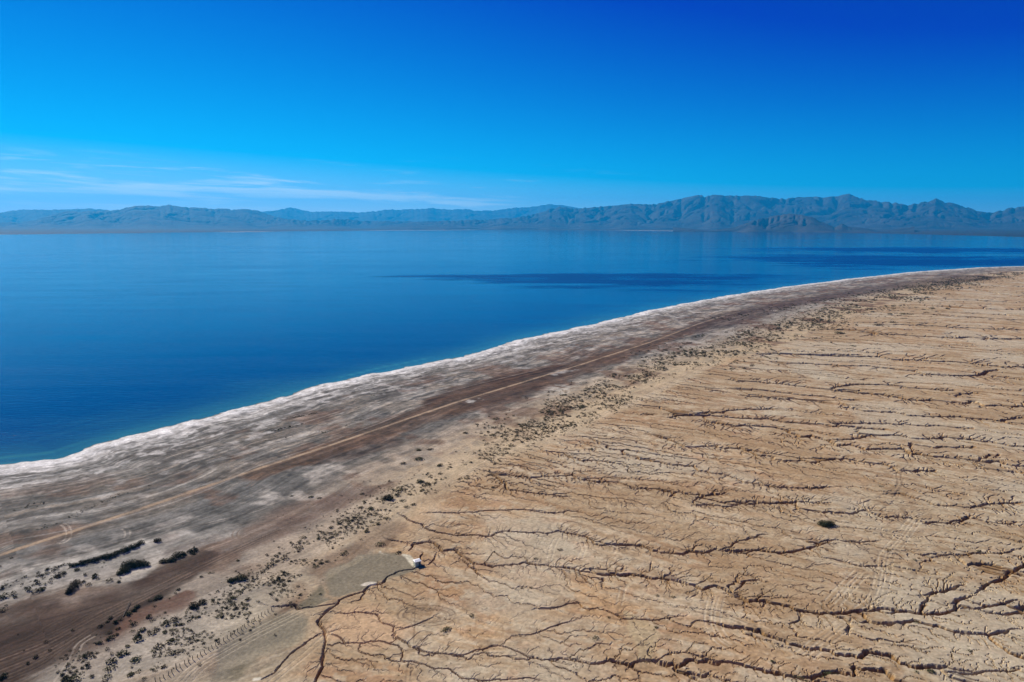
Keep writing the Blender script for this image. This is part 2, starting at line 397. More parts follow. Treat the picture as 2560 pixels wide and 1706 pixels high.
g(3.0, CD, (-600, 1010), (0, 1040), (250, 1045), (500, 1050), (640, 1075), (800, 1080), (1100, 1100), (1300, 1100), (1550, 1135), (1800, 1150), (2007, 1160), (2200, 1170))
g(2.4, CD, (0, 1140), (400, 1150), (800, 1190), (1000, 1235), (1300, 1245), (1550, 1240), (1620, 1210), (1740, 1185)); g(2.2, CD, (1600, 1240), (2007, 1290))
g(3.0, CD, (300, 780), (480, 810), (700, 820), (1000, 840), (1300, 855), (1420, 845), (1650, 860), (2007, 865), (2300, 880))
g(2.8, CD, (500, 715), (720, 715), (1000, 725), (1250, 740), (1550, 755), (2007, 770), (2300, 780))
g(2.8, CD, (1090, 610), (1400, 630), (1800, 655), (2100, 670)); g(3.0, CD, (1000, 445), (1500, 460), (2007, 490), (2200, 495)); g(3.0, CD, (1270, 535), (1600, 550), (2007, 560), (2200, 565))
g(2.4, CD, (1100, 580), (1500, 600), (1880, 615)); g(2.8, CD, (1250, 330), (1500, 345), (1800, 400), (2007, 430)); g(2.2, CD, (1500, 300), (2007, 320))
g(2.4, CE, (930, 205), (1200, 230), (1500, 250), (1700, 270), (2007, 305), (2300, 320)); g(2.0, CE, (1000, 290), (1400, 330), (1700, 370), (1900, 380), (2300, 420)); g(2.0, CE, (1070, 365), (1200, 375), (1600, 410), (2007, 445))
g(1.2, CE, (700, 300), (850, 320), (1000, 350)); g(2.2, CC, (1200, 1020), (1600, 1025), (2007, 1025), (2300, 1030)); g(1.8, CC, (1420, 1115), (1720, 1125), (2007, 1130))
g(.9, C6, (150, 1010), (250, 975), (390, 970), (510, 945), (560, 990), (600, 1000), (720, 985)); g(.7, C6, (520, 960), (600, 1010))
g(.8, C6, (700, 985), (860, 1060), (1000, 1080), (1160, 1085), (1240, 1055), (1400, 1040))
g(1.8, C7, (1190, 890), (1340, 865), (1480, 835), (1560, 800)); g(2.0, C7, (1640, 880), (1720, 820), (1830, 770), (1900, 700), (2007, 650), (2100, 600))
g(1.8, C7, (1210, 975), (1230, 920), (1440, 965)); g(1.7, C7, (1640, 880), (1500, 900), (1440, 960)); g(1.6, C7, (1500, 1000), (1700, 990), (1850, 960), (2007, 930))
g(1.8, C7, (1420, 1520), (1490, 1490), (1640, 1500), (1740, 1480), (2007, 1460)); g(1.5, C7, (1420, 1500), (1440, 1568))
g(1.6, C7, (640, 1050), (700, 1100), (950, 1120), (1160, 1090), (1330, 1140), (1450, 1160), (1600, 1165), (1760, 1190), (1860, 1155), (2007, 1145)); g(1.5, C7, (660, 1070), (650, 1150), (610, 1200)); g(1.6, C7, (240, 1010), (235, 1070), (280, 1120), (350, 1140))
g(1.0, C6, (1260, 1350), (1400, 1355), (1600, 1410), (1800, 1440), (2007, 1480), (2047, 1490), (2250, 1525), (2440, 1490), (2580, 1490))
g(1.2, C7, (0, 180), (200, 155), (230, 200), (340, 215), (500, 220), (650, 235), (800, 235), (900, 260), (1130, 275), (1240, 320), (1430, 325), (1600, 290), (1700, 310), (1850, 320), (2007, 330))
g(1.5, C6, (1430, 160), (1480, 130), (1600, 90), (1700, 70)); g(1.4, C6, (1430, 160), (1640, 185), (1850, 160), (2040, 150)); g(1.3, C7, (1430, 320), (1480, 290), (1600, 250))
g(1.0, C7, (0, 30), (250, 40), (500, 35)); g(.9, C7, (900, 95), (1050, 90), (1200, 140), (1350, 180), (1500, 185), (1700, 185), (2007, 150))
g(.8, C7, (350, 580), (500, 600), (600, 620), (720, 650), (830, 645), (910, 640)); g(.9, C7, (0, 620), (150, 640), (250, 670), (330, 690)); g(.8, C7, (340, 490), (520, 460), (750, 470), (920, 460))
g(.8, C7, (1180, 680), (1200, 640), (1400, 580), (1650, 560), (1900, 545), (2007, 530))
g(.8, C6, (600, 1330), (660, 1270), (760, 1280), (800, 1250)); g(.9, C6, (900, 1440), (950, 1390), (1050, 1400), (1250, 1350)); g(.8, C6, (0, 1190), (150, 1180), (330, 1130), (520, 1080)); g(.9, C6, (500, 720), (560, 760), (640, 820))

D0 = np.zeros(X.shape)
dth = .00132
for gi, (dep, pts) in enumerate(G):
    w = [at(*p) for p in pts]
    # dense points with a little meander
    dense = []
    for (x0, y0), (x1, y1) in zip(w[:-1], w[1:]):
        n = max(2, int(math.hypot(x1 - x0, y1 - y0) / .25)); q = np.linspace(0, 1, n, endpoint=False)
        dense.append(np.stack([x0 + (x1 - x0) * q, y0 + (y1 - y0) * q], 1))
    P = np.concatenate(dense); n = len(P); arc = np.arange(n) * .25
    amp = np.clip(np.hypot(P[:, 0], P[:, 1]) / 300, .6, 1.3)
    P[:, 0] += amp * ((vn(arc / 9, arc * 0 + gi, 21) - .5) * 2.2 + (vn(arc / 2.6, arc * 0 + gi, 22) - .5) * 1.3)
    P[:, 1] += amp * ((vn(arc / 9, arc * 0 + gi, 23) - .5) * 3.4 + (vn(arc / 2.6, arc * 0 + gi, 24) - .5) * 2.0)
    dd = dep * np.clip(.3 + np.hypot(P[:, 0], P[:, 1]) / 800, .5, 1.4) * (.75 + .5 * vn(arc / (11 * amp * amp), arc * 0 + gi, 25)) * np.minimum(1, .25 + np.minimum(arc, arc[-1] - arc) / 8)
    rr = np.hypot(P[:, 0], P[:, 1]); tt = np.arctan2(P[:, 0], P[:, 1])
    i = np.clip(np.searchsorted(R, rr), 1, NR - 2); j = np.clip(np.searchsorted(ths, tt), 1, NC - 2)
    np.maximum.at(D0, (i, j), dd); np.maximum.at(D0, (i, j - 1), dd * .9)
    np.maximum.at(D0, (i - 1, j), dd * np.where(rr > 330, .9, 0))
Dg = np.maximum(cone(D0, X, Y, .5, 6), cone_wide(D0 * .9, X, Y, .11, (24, 12, 6, 3, 2, 1, 1)))      # wide shallow shoulders along each gully
nearw = smooth(RR, 560, 280)
ZF = zbase(S) + .085 * np.clip(Bd, 0, 900) + relief * bad * 1.4 + fine * 2.6 * nearw + (sfbm(U / 9, V2 / 2.4, 16, 2) - .5) * .55 * nearw + (sfbm(U / 160, V2 / 15, 17, 3) - .5) * 3.2 * (1 - nearw) + RNG.normal(size=X.shape) * .045 - Dg * 1.45
edge = np.zeros(X.shape, bool); edge[0] = edge[-1] = True; edge[:, 0] = edge[:, -1] = True
fl = land & (Bd > -25)
outl = fl & (edge | (Bd < -22) | (RR < 160) | ((D0 > .2) & (Bd < 5)))
ACC = drainage(X, Y, ZF, fl, outl)
cell = np.hypot(shift(X, 1, 0, 0) - X, shift(Y, 1, 0, 0) - Y) * np.hypot(shift(X, 0, 1, 0) - X, shift(Y, 0, 1, 0) - Y); cell[-1] = cell[-2]; cell[:, -1] = cell[:, -2]
A = np.maximum(ACC, 1e-3); thr = np.maximum(2.8, 4 * cell) * (1 + 8 * (1 - nearw))
patch = smooth(fbm(X / 55, Y / 55, 31, 3), .36, .62)
core = smooth(RR, 128, 152) * smooth(np.abs(TT), math.radians(48), math.radians(43))
wgt = bad * core * (1 - .6 * smooth(X, 45, 5) * smooth(RR, 300, 250)) * (.38 + .9 * np.maximum(patch, smooth(Dg, .1, .9)))
Dn = np.where(A > thr, (.23 - .03 * smooth(RR, 300, 190)) * (A / thr) ** .33 * np.clip(far, 1, 2.2), 0)
Dn = np.minimum(Dn, 1.25) * wgt
D1 = np.maximum(D0, Dn)
slp = 1.2 + 2.0 * vn(X / 2.2, Y / 2.2, 33)
D = cone_wide(D1, X, Y, slp, (4, 2, 2, 1, 1, 1))
Z = zbase(S) + .10 * (relief * bad) + fine * core * (.25 + .75 * bad) * .5 - D - bad * .14 * cone_wide(D0 * .9, X, Y, .11, (24, 12, 6, 3, 2, 1, 1))
# beach ridges parallel to the water
Z = Z + (1 - bad) * smooth(S, 3, 20) * (sfbm(T / 160, S / 7, 41, 3) - .5) * .45
Z = np.where(S < 0, np.minimum(Z, zbase(S)), Z)
Z = np.where((S >= 0) & (S < 8), np.maximum(Z, .02 + .03 * S), Z)
ZL = Z

# ------------------------------------------------------------------ near land: colour of the soils
wx = (fbm(X / 14, Y / 14, 51, 4) - .5) * 9; wy = (fbm(X / 14, Y / 14, 52, 4) - .5) * 9
XW = X + wx * np.clip(far, 1, 2.5); YW = Y + wy * np.clip(far, 1, 2.5)
SS = S + (fbm(X / 28, Y / 28, 58, 3) - .5) * 16
st1 = sfbm(T / 75, SS / 6.5, 61, 4, .62); st2 = sfbm(T / 20, SS / 2.4, 62, 3, .6); st3 = sfbm(T / 320, S / 22, 63, 3)
pn = fbm(X / 22, Y / 22, 64, 4); pn2 = fbm(X / 7, Y / 7, 65, 3); pn3 = fbm(X / 90, Y / 90, 66, 3)
pnU = sfbm(U / 60, V2 / 7, 67, 4, .6)
def c3(*v): return np.array(v, np.float32)
Cc = np.zeros(X.shape + (3,), np.float32)
def lay(col, m):
    global Cc
    m = np.clip(m, 0, 1)[..., None]; Cc = Cc * (1 - m) + np.asarray(col, np.float32) * m
left = smooth(T, 1500, 700)[..., None]     # greyer and cooler towards the near end of the beach
grey = c3(.122, .117, .104) * left + c3(.25, .215, .172) * (1 - left)
Cc[:] = grey
lay(c3(.36, .335, .295), smooth(st1, .54, .68) * .75)
lay(c3(.085, .076, .068), smooth(st1, .45, .33) * .75)
lay(c3(.42, .34, .26), smooth(st2, .56, .68) * .45 * smooth(S, 30, 70))
lay(c3(.09, .077, .065), smooth(st2, .42, .30) * .55)
Sw = S + (st1 - .5) * 16 + (pn2 - .5) * 6
lay(c3(.42, .405, .38), smooth(Sw, 42, 18) * (.12 + .6 * smooth(st2, .42, .6)))
lay(c3(.68, .665, .645), smooth(S + (pn2 - .5) * 12 + (st2 - .5) * 18, 20, 10) * (.45 + .55 * smooth(pn2, .35, .55)))
lay(c3(.55, .53, .50), smooth(st2, .55, .7) * smooth(Sw, 55, 25) * .8)
lay(c3(.36, .29, .215), smooth(pn, .5, .66) * smooth(S, 35, 80) * .55 * (1 - .65 * left[..., 0]))
lay(c3(.075, .066, .058), smooth(pn, .46, .3) * smooth(S, 25, 60) * .55)
lay(c3(.50, .475, .44), smooth(fbm(X / 9, Y / 9, 69, 4), .58, .72) * smooth(Sw, 120, 40) * .6)
lay(c3(.30, .28, .25), smooth(S, 2.2, .4) * .8)
# behind the road: mud flat, then tan ground
tan = c3(.44, .305, .195)
lay(c3(.118, .115, .105), smooth(Sw, 112, 120) * smooth(Sw, 158, 145) * left[..., 0] * .9)
lay(c3(.265, .23, .185), smooth(Sw, 143, 165) * .85)
lay(c3(.25, .19, .14), smooth(Sw, 143, 165) * smooth(st1, .5, .36) * .7)
lay(c3(.47, .43, .37), smooth(Sw, 143, 165) * smooth(st2, .55, .68) * .5)
lay(c3(.42, .385, .335), smooth(Sw, 118, 135) * smooth(pn + .5 * (pn2 - .5), .54, .7) * smooth(Sw, 190, 170) * .55)
lay(c3(.44, .34, .235), smooth(Bd, -75, -15) * smooth(T, 520, 800) * (.55 + .45 * smooth(pn2, .35, .55)))
# badlands
btone = tan * (1 - smooth(pn3, .4, .62)[..., None]) + c3(.43, .33, .235) * smooth(pn3, .4, .62)[..., None]
lay(btone, smooth(Bd + (pn - .5) * 14, -6, 6))
lay(c3(.52, .33, .18), bad * smooth(pn, .55, .75) * .7 * smooth(TT, .35, .05))
lay(c3(.50, .41, .315), bad * smooth(pnU, .54, .70) * .75)
lay(c3(.33, .20, .115), bad * smooth(pnU, .46, .32) * .7)
lay(c3(.38, .235, .155), bad * smooth(pn2, .60, .76) * .45)
lay(c3(.38, .32, .24), bad * smooth(TT, .3, .62) * .55 * smooth(RR, 900, 250))

pf = sfbm(U / 16, V2 / 2.2, 68, 3, .6); ps = fbm(X / 3.2, Y / 3.2, 70, 3, .6)
fw = .45 + .55 * smooth(RR, 220, 500)
lay(c3(.28, .18, .105), bad * fw * smooth(pf, .47, .33) * .6)
lay(c3(.53, .455, .355), bad * fw * smooth(pf, .56, .70) * .55)
lay(c3(.26, .17, .10), bad * smooth(ps, .44, .30) * .5)
lay(c3(.50, .43, .34), bad * smooth(ps, .60, .74) * .5)
pl = fbm(X / 48, Y / 48, 77, 3)
lay(c3(.47, .42, .35), bad * smooth(pl, .55, .68) * .5); lay(c3(.335, .235, .145), bad * smooth(pl, .45, .33) * .5)
# gully shade painted into the soil colour: darker warm brown where carved
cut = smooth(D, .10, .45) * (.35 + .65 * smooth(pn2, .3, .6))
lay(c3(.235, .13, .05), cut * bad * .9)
def stroke(poly, w, feather=1.0, warped=True, world=False):
    """distance mask of a polyline on the ground, w in metres (number or one per point)"""
    M = np.zeros(X.shape, np.float32)
    P = poly if world else [at(*p) for p in poly]
    ws = w if isinstance(w, (list, tuple)) else [w] * len(P)
    XX, YY = (XW, YW) if warped else (X, Y)
    for k in range(len(P) - 1):
        (x0, y0), (x1, y1) = P[k], P[k + 1]
        pad = (max(ws[k], ws[k + 1]) * (1 + feather) + (16 if warped else 1))
        cr = [math.hypot(a, b_) for a, b_ in (P[k], P[k + 1])]; ct = [math.atan2(a, b_) for a, b_ in (P[k], P[k + 1])]
        i0 = np.searchsorted(R, min(cr) - pad - abs(cr[0] - cr[1]) * .02); i1 = np.searchsorted(R, max(cr) + pad)
        pa = pad / max(30, min(cr) - pad); j0 = np.searchsorted(ths, min(ct) - pa); j1 = np.searchsorted(ths, max(ct) + pa)
        if i1 <= i0 or j1 <= j0: continue
        sx = XX[i0:i1, j0:j1]; sy = YY[i0:i1, j0:j1]
        dx, dy = x1 - x0, y1 - y0; l2 = dx * dx + dy * dy + 1e-9
        q = np.clip(((sx - x0) * dx + (sy - y0) * dy) / l2, 0, 1)
        d = np.hypot(sx - x0 - q * dx, sy - y0 - q * dy); ww = ws[k] + (ws[k + 1] - ws[k]) * q
        v = np.clip(1 - (d - ww) / (ww * feather), 0, 1); v = v * v * (3 - 2 * v)
        M[i0:i1, j0:j1] = np.maximum(M[i0:i1, j0:j1], v)
    return M
def polymask(poly, feather):
    P = [at(*p) for p in poly]
    d, _ = sdist_abs(XW, YW, P + [P[0]]); ins = np.zeros(X.shape, bool)
    for (x0, y0), (x1, y1) in zip(P, P[1:] + P[:1]):
        if y0 == y1: continue
        c_ = ((y0 > YW) != (y1 > YW)) & (XW < (x1 - x0) * (YW - y0) / (y1 - y0) + x0); ins ^= c_
    return smooth(np.where(ins, d, -d), -feather, feather)
def sdist_abs(XX, YY, P):
    a, t_ = sdist(XX, YY, P); return np.abs(a), t_

ps0 = fbm(X / 3.2, Y / 3.2, 70, 3, .6)
# rusty stains over the beach terraces
rst = smooth(fbm(X / 30, Y / 30, 72, 4, .6), .52, .66) * smooth(S, 30, 60) * (1 - bad)
rst = rst * (1 - .3 * left[..., 0])
lay(c3(.15, .08, .048), rst * .75); lay(c3(.10, .055, .036), rst * smooth(st2, .5, .38) * .6)
for k_, s0 in enumerate((21, 29, 38, 50, 64, 82)):     # old strand lines parallel to the water
    mm_ = np.exp(-((S - s0 - 7 * (vn(T / 60, T * 0, 260 + k_) - .5) - 2 * (pn2 - .5)) / (1.3 + .2 * k_)) ** 2) * smooth(vn(T / 45, T * 0, 280 + k_), .3, .6)
    lay(c3(.60, .58, .55), mm_ * (.6 - .07 * k_) * smooth(ps0, .35, .55))
ragged = smooth(S + (fbm(X / 5, Y / 5, 73, 3) - .5) * 22, 16, 6) * smooth(S, -1, 1.5)
lay(c3(.76, .745, .73), ragged * smooth(fbm(X / 2.5, Y / 2.5, 74, 2), .3, .5) * .9)
lay(c3(.12, .11, .095), smooth(S, 3.0, .5) * smooth(vn(T / 9, T * 0, 75), .4, .6) * .8)
# dark red-brown damp mud
mud = c3(.03, .016, .011); mudl = c3(.075, .041, .028)
streak = smooth(st2, .36, .6)
def mudstroke(pts, w, k=1.0, col=mud, col2=mudl):
    m = stroke(pts, w, 1.2) * (.62 + .38 * smooth(pn + .25 * (st1 - .5), .36, .55))
    lay(col2, m * .95 * k); lay(col, m * k * (.45 + .55 * smooth(sfbm(T / 60, S / 3.0, 71, 3), .38, .6)))
mudstroke([(-60, 1690), (90, 1620), (180, 1575), (270, 1525), (340, 1492), (430, 1442), (520, 1395)], [10, 9.5, 8.5, 8, 6, 4.5, 2])
mudstroke([(-40, 1640), (60, 1600), (140, 1570)], [8, 7, 3], .8)
mudstroke([(400, 1440), (470, 1410), (500, 1385)], [4, 5, 1.5])
mudstroke([(-40, 1570), (40, 1540), (110, 1515)], [7, 6.5, 2.5]); mudstroke([(-40, 1606), (30, 1600), (70, 1590)], [4, 4, 1.5])
mudstroke([(-60, 1720), (60, 1670), (200, 1590)], [4, 4, 1], .7)
mudstroke([(560, 1390), (640, 1345), (740, 1290), (820, 1260), (900, 1235), (1000, 1205)], [3, 6, 7, 6, 5, 1.5], .75, c3(.10, .058, .042), c3(.185, .12, .088))
mudstroke([(215, 1650), (270, 1620), (320, 1590), (345, 1560), (420, 1520), (470, 1490)], [2, 3.5, 3.5, 3.5, 3, 1.5], .8, c3(.12, .062, .042), c3(.17, .098, .068))
mudstroke([(770, 1160), (860, 1140), (960, 1110), (1000, 1100)], [2, 5, 6, 1], .6)
mudstroke([(640, 1190), (800, 1130), (1000, 1060), (1160, 1005), (1300, 962), (1440, 920), (1560, 880), (1640, 855), (1740, 818), (1860, 780)], [4, 6, 8, 12, 13, 11, 9, 7, 5, 1.5], .95, c3(.07, .036, .02), c3(.15, .085, .05))
mudstroke([(1080, 1010), (1180, 975), (1300, 945), (1390, 915)], [6, 10, 12, 5], .95, c3(.04, .018, .01), c3(.11, .055, .03))
mudstroke([(1160, 1010), (1250, 990), (1340, 965)], [4, 8, 3], .7, c3(.07, .035, .02))
mudstroke([(1720, 830), (1780, 810), (1840, 795), (1900, 775), (2000, 755), (2080, 742)], [8, 16, 18, 14, 14, 10], .7, c3(.08, .047, .036))
mudstroke([(2060, 745), (2180, 725), (2300, 710), (2440, 692)], [12, 20, 24, 30], .7, c3(.09, .06, .046))
mt = smooth(fbm(X / 4, Y / 4, 76, 3), .42, .6)
lay(c3(.55, .52, .47), stroke([(1175, 1002), (1205, 998)], 2.2, 1.5) * .8 * mt); lay(c3(.5, .47, .43), stroke([(1380, 935), (1420, 925)], 3, 1.5) * .7 * mt); lay(c3(.44, .42, .37), stroke([(1380, 980), (1410, 970)], 5, 1.5) * .6 * mt)
# smooth mud pans by the hut and the post row
pan = c3(.20, .178, .142)
PAN1 = polymask(fr(*C5, [(1000, 565), (1090, 555), (1180, 590), (1235, 655), (1000, 735), (900, 800), (660, 905), (560, 880), (520, 760), (560, 700), (800, 600)]), 1.2)
PAN2 = polymask(fr(*C5, [(300, 950), (420, 880), (500, 850), (545, 885), (620, 925), (380, 975)]), .8)
PAN3 = polymask(fr(*C5, [(-60, 1130), (180, 1010), (300, 1010), (380, 1060), (370, 1110), (200, 1290), (0, 1450), (-150, 1560), (-460, 1568)]), 1.8)
pm = np.maximum(np.maximum(PAN1, PAN2), PAN3)
flat = stroke([at(*p) for p in fr(*C5, [(650, 1130), (850, 1080), (950, 1150)])], [4, 7, 7], .6, world=True)
flat2 = stroke([at(*p) for p in fr(*C6, [(880, 1060), (960, 1160), (1060, 1320)])], [1, 3.5, 2.5], .5, world=True)
lay(pan * 1.0, pm * .92); lay(c3(.13, .108, .07), pm * smooth(pn, .5, .66) * .6); lay(c3(.35, .30, .225), pm * smooth(st1, .55, .7) * .4)
lay(c3(.50, .345, .23), flat * .85); lay(c3(.42, .33, .22), flat2 * .8)
# salt-white scraps near the hut
C8 = (900, 1300, 7.84)
lay(c3(.56, .53, .48), mt * stroke(fr(*C8, [(430, 650), (520, 640), (620, 660), (690, 590)]), [.6, 1.6, 1.4, .5], .7))
lay(c3(.55, .51, .44), stroke(fr(*C8, [(840, 680), (940, 715), (1010, 800), (1075, 885)]), [.4, .8, .9, .8], .6, False))
lay(c3(.60, .55, .5), stroke(fr(*C8, [(160, 1200), (290, 1190)]), .9, .6))
lay(c3(.6, .56, .5), stroke(fr(380, 1500, 6.92, [(1780, 1380), (1850, 1370)]), .5, .6, False))
# pale scrub ground
lay(c3(.40, .355, .285), stroke([(200, 1700), (330, 1640), (500, 1560), (620, 1490), (720, 1430)], [7, 8, 9, 8, 5]) * .7)
lay(c3(.50, .40, .29), stroke([(720, 1400), (890, 1310), (1080, 1205), (1280, 1115), (1480, 1035), (1600, 985), (1750, 910)], 9) * .5)
lay(c3(.37, .345, .30), stroke([(0, 1480), (120, 1440), (300, 1390), (420, 1370), (560, 1330)], [6, 6, 6, 7, 4]) * .6)
lay(c3(.44, .40, .34), stroke([(340, 1440), (370, 1400)], 3.2, .8) * .8)
# dirt road and the tracks
road_pts = [(-60, 1410), (0, 1388), (319, 1284), (640, 1174), (819, 1116), (1140, 1006), (1446, 914), (1622, 857), (1743, 812), (1887, 767), (2080, 735)]
ROADM = stroke(road_pts, [1.0] * 7 + [1.0, .9, .8, .5], .8, False)
rc = stroke(road_pts, .35, 1.2, False)
lay(c3(.10, .076, .058), stroke(road_pts, 6, 1.2) * .35 * smooth(pn, .4, .6))
lay(c3(.37, .26, .165), ROADM * smooth(T, 1700, 1000) * (.4 + .5 * smooth(pn2, .35, .55))); lay(c3(.44, .34, .235), rc * .4 * smooth(T, 1500, 900))
RUT = np.zeros(X.shape)
def offs(P, o):
    Q = []
    for i, (x, y) in enumerate(P):
        a = P[max(0, i - 1)]; b_ = P[min(len(P) - 1, i + 1)]; dx, dy = b_[0] - a[0], b_[1] - a[1]; l = math.hypot(dx, dy) + 1e-9
        Q.append((x - dy / l * o, y + dx / l * o))
    return Q
def curve(P, n=6):
    if len(P) < 3: return P
    Q = []
    for i in range(len(P) - 1):
        p0 = P[max(0, i - 1)]; p1 = P[i]; p2 = P[i + 1]; p3 = P[min(len(P) - 1, i + 2)]
        for k in range(n):
            q = k / n
            Q.append(tuple(.5 * (2 * p1[a] + (p2[a] - p0[a]) * q + (2 * p0[a] - 5 * p1[a] + 4 * p2[a] - p3[a]) * q * q + (3 * p1[a] - p0[a] - 3 * p2[a] + p3[a]) * q ** 3) for a in (0, 1)))
    return Q + [P[-1]]
def track(f, pts, col, k=.7, gauge=1.7, w=.22, n=1):
    global RUT
    P = curve([at(*p) for p in fr(*f, pts)])
    for m in range(n):
        for o in (-gauge / 2, gauge / 2):
            s_ = stroke(offs(P, o + m * gauge * 1.7), w, .8, False, True)
            lay(col, s_ * k * 1.0 * (.4 + .6 * smooth(pn2, .35, .6))); RUT = np.maximum(RUT, s_)
dk = c3(.17, .12, .085); lt = c3(.60, .52, .42)
def ring(f, cx, cy, rx, ry, col, k=.7, a0=0, a1=6.3, **kw):
    track(f, [(cx + rx * math.cos(a), cy + ry * math.sin(a)) for a in np.linspace(a0, a1, 22)], col, k, **kw)
ring(C5, 1340, 1045, 205, 68, dk, .7); ring(C5, 1360, 1045, 160, 55, dk, .4)
ring(C5, 1615, 343, 65, 24, dk, .5); ring(C5, 1120, 410, 110, 30, dk, .5); ring(C5, 1480, 460, 220, 50, dk, .35)
ring(C4, 1900, 410, 60, 45, dk, .6, 1.6, 5.2); ring(C4, 960, 400, 40, 40, lt, .4, -1.4, 1.6); ring(C4, 480, 400, 60, 70, lt, .35, -1.5, 1.8)
ring(C4, 1830, 595, 70, 40, dk, .5, 1.0, 4.4); ring(C3, 1890, 840, 100, 25, dk, .5, -1.8, 2)
track(CF, [(740, 1030), (800, 1060), (825, 1085), (790, 1120), (715, 1155), (695, 1220), (705, 1300), (640, 1370), (550, 1400)], dk, .6)
track(C6, [(1500, 1010), (1700, 1060), (1850, 1120), (2007, 1190), (2150, 1230), (2350, 1260), (2600, 1285)], dk, .6)
track(C7, [(880, 1250), (1050, 1265), (1200, 1290)], dk, .6); track(C7, [(0, 300), (70, 340), (110, 400), (60, 420)], dk, .6)
track(C6, [(355, 430), (320, 500), (290, 610)], lt, .6); track(C6, [(540, 460), (560, 520), (530, 600)], lt, .4)
track(C6, [(1570, 890), (1540, 1000), (1540, 1120), (1600, 1230), (1680, 1290)], lt, .55, n=2); track(C6, [(870, 830), (840, 960)], lt, .35)
track(C7, [(1130, 270), (1000, 440), (900, 560), (870, 700), (820, 880), (700, 990)], lt, .5, n=2); track(C7, [(700, 690), (560, 830), (470, 930)], lt, .45, n=2); track(C7, [(560, 1090), (380, 1230), (250, 1340)], lt, .4, n=2)
track(C7, [(1040, -20), (1010, 60), (900, 110), (770, 130)], dk, .4); track(C7, [(1350, 80), (1600, 40), (1850, -30), (1950, -90), (1900, -150)], lt, .35, n=2)
track(C5, [(1250, 970), (1245, 1120), (1235, 1310)], dk, .35, gauge=.1, w=.12); track(C5, [(1210, 1420), (1195, 1568)], dk, .45, gauge=1.2)
track(C5, [(640, 1110), (420, 1320), (120, 1568)], lt, .3)
for k_ in range(7):   # wheel marks sweeping through the brown mud
    o_ = k_ * 9 - 25
    track((0, 0, 1), [(-20, 1668 + o_), (120, 1612 + o_ * .9), (250, 1540 + o_ * .7), (380, 1478 + o_ * .45), (500, 1418 + o_ * .3), (620, 1362 + o_ * .2), (760, 1300 + o_ * .1)], (dk * .4, c3(.22, .15, .11))[k_ % 3 == 2], .45)
track((0, 0, 1), [(20, 1706), (120, 1660), (220, 1585), (290, 1540), (350, 1500)], dk * .6, .6, n=2); track((0, 0, 1), [(60, 1706), (170, 1640), (230, 1590)], dk * .7, .5)
track((0, 0, 1), [(140, 1706), (185, 1640), (200, 1610), (230, 1590)], lt, .35)
track((0, 0, 1), [(0, 1450), (120, 1408), (320, 1352), (560, 1300), (760, 1235), (1000, 1150), (1180, 1090), (1330, 1040)], lt * .75, .35); track((0, 0, 1), [(0, 1440), (320, 1345), (600, 1275)], c3(.15, .13, .11), .3)
track((0, 0, 1), [(60, 1600), (200, 1528), (330, 1492)], dk * .6, .4); track(C2, [(380, 1150), (480, 1070), (600, 1030), (780, 1010), (900, 960)], dk, .5)
track((0, 0, 1), [(1120, 1215), (1290, 1125), (1440, 1068), (1570, 1015), (1700, 955), (1800, 905)], lt, .5, n=2)
track(C3, [(340, 1310), (620, 1180), (920, 1090), (1080, 1060), (1300, 990)], c3(.52, .42, .31), .5)
track((0, 0, 1), [(470, 1706), (520, 1660), (640, 1590), (760, 1530)], lt * .9, .3, n=2)
for k_ in range(14):  # long drag marks on the beach terraces
    s0 = 42 + k_ * 5.2 + RNG.random() * 3
    mm_ = np.exp(-((S - s0 - 3 * (vn(T / 120, T * 0, 200 + k_) - .5)) / .55) ** 2) * smooth(vn(T / 90, T * 0, 240 + k_), .4, .65)
    lay(c3(.13, .115, .10) if k_ % 2 else c3(.42, .38, .33), mm_ * .4)
ZL = ZL * 1.0
ZL = np.where(pm > .02, ZL * (1 - pm) + (zbase(S) - .15) * pm, ZL)
ZL = np.where(D0 > .3, np.minimum(ZL, zbase(S) - D0 * .8 * (1 - pm * .0)), ZL)
ZL = ZL - RUT * .05 + ROADM * .06
Cc *= (1 + .10 * (pn2 - .5) + .34 * core * (fbm(X / .8, Y / .8, 90, 2) - .5))[..., None]
SB = S + (fbm(X / 35, Y / 35, 58, 3) - .5) * 6
st4 = sfbm(T / 9, SB / 1.2, 78, 2, .6); st5 = sfbm(T / 26, SB / 2.6, 79, 3, .6)
mot = (.95 * (st5 - .5) + .6 * (st4 - .5) + .9 * (pn2 - .5) + .8 * (fbm(X / 2.2, Y / 2.2, 80, 2) - .5))
Cc *= np.clip(1 + mot * (1 - .75 * smooth(S, 130, 175)) * (1 - bad) * (1 - pm) * (1 - .8 * ROADM) * smooth(S, 2, 12), .4, 1.7)[..., None]
wb = smooth(Bd, -30 - 60 * smooth(T, 500, 1100), 6)[..., None]
Cc *= c3(.88, .87, .85) * (1 - wb) + c3(1.0, .975, .83) * wb
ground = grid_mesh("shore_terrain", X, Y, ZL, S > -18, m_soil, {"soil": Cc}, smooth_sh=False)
tag(ground, kind="structure")
def ground_z(x, y):
    r_ = math.hypot(x, y); t_ = math.atan2(x, y)
    i = min(max(int(np.searchsorted(R, r_)), 1), NR - 1); j = min(max(int(np.searchsorted(ths, t_)), 1), NC - 1)
    a = (r_ - R[i - 1]) / (R[i] - R[i - 1]); c_ = (t_ - ths[j - 1]) / (ths[j] - ths[j - 1])
    return float((ZL[i - 1, j - 1] * (1 - c_) + ZL[i - 1, j] * c_) * (1 - a) + (ZL[i, j - 1] * (1 - c_) + ZL[i, j] * c_) * a)

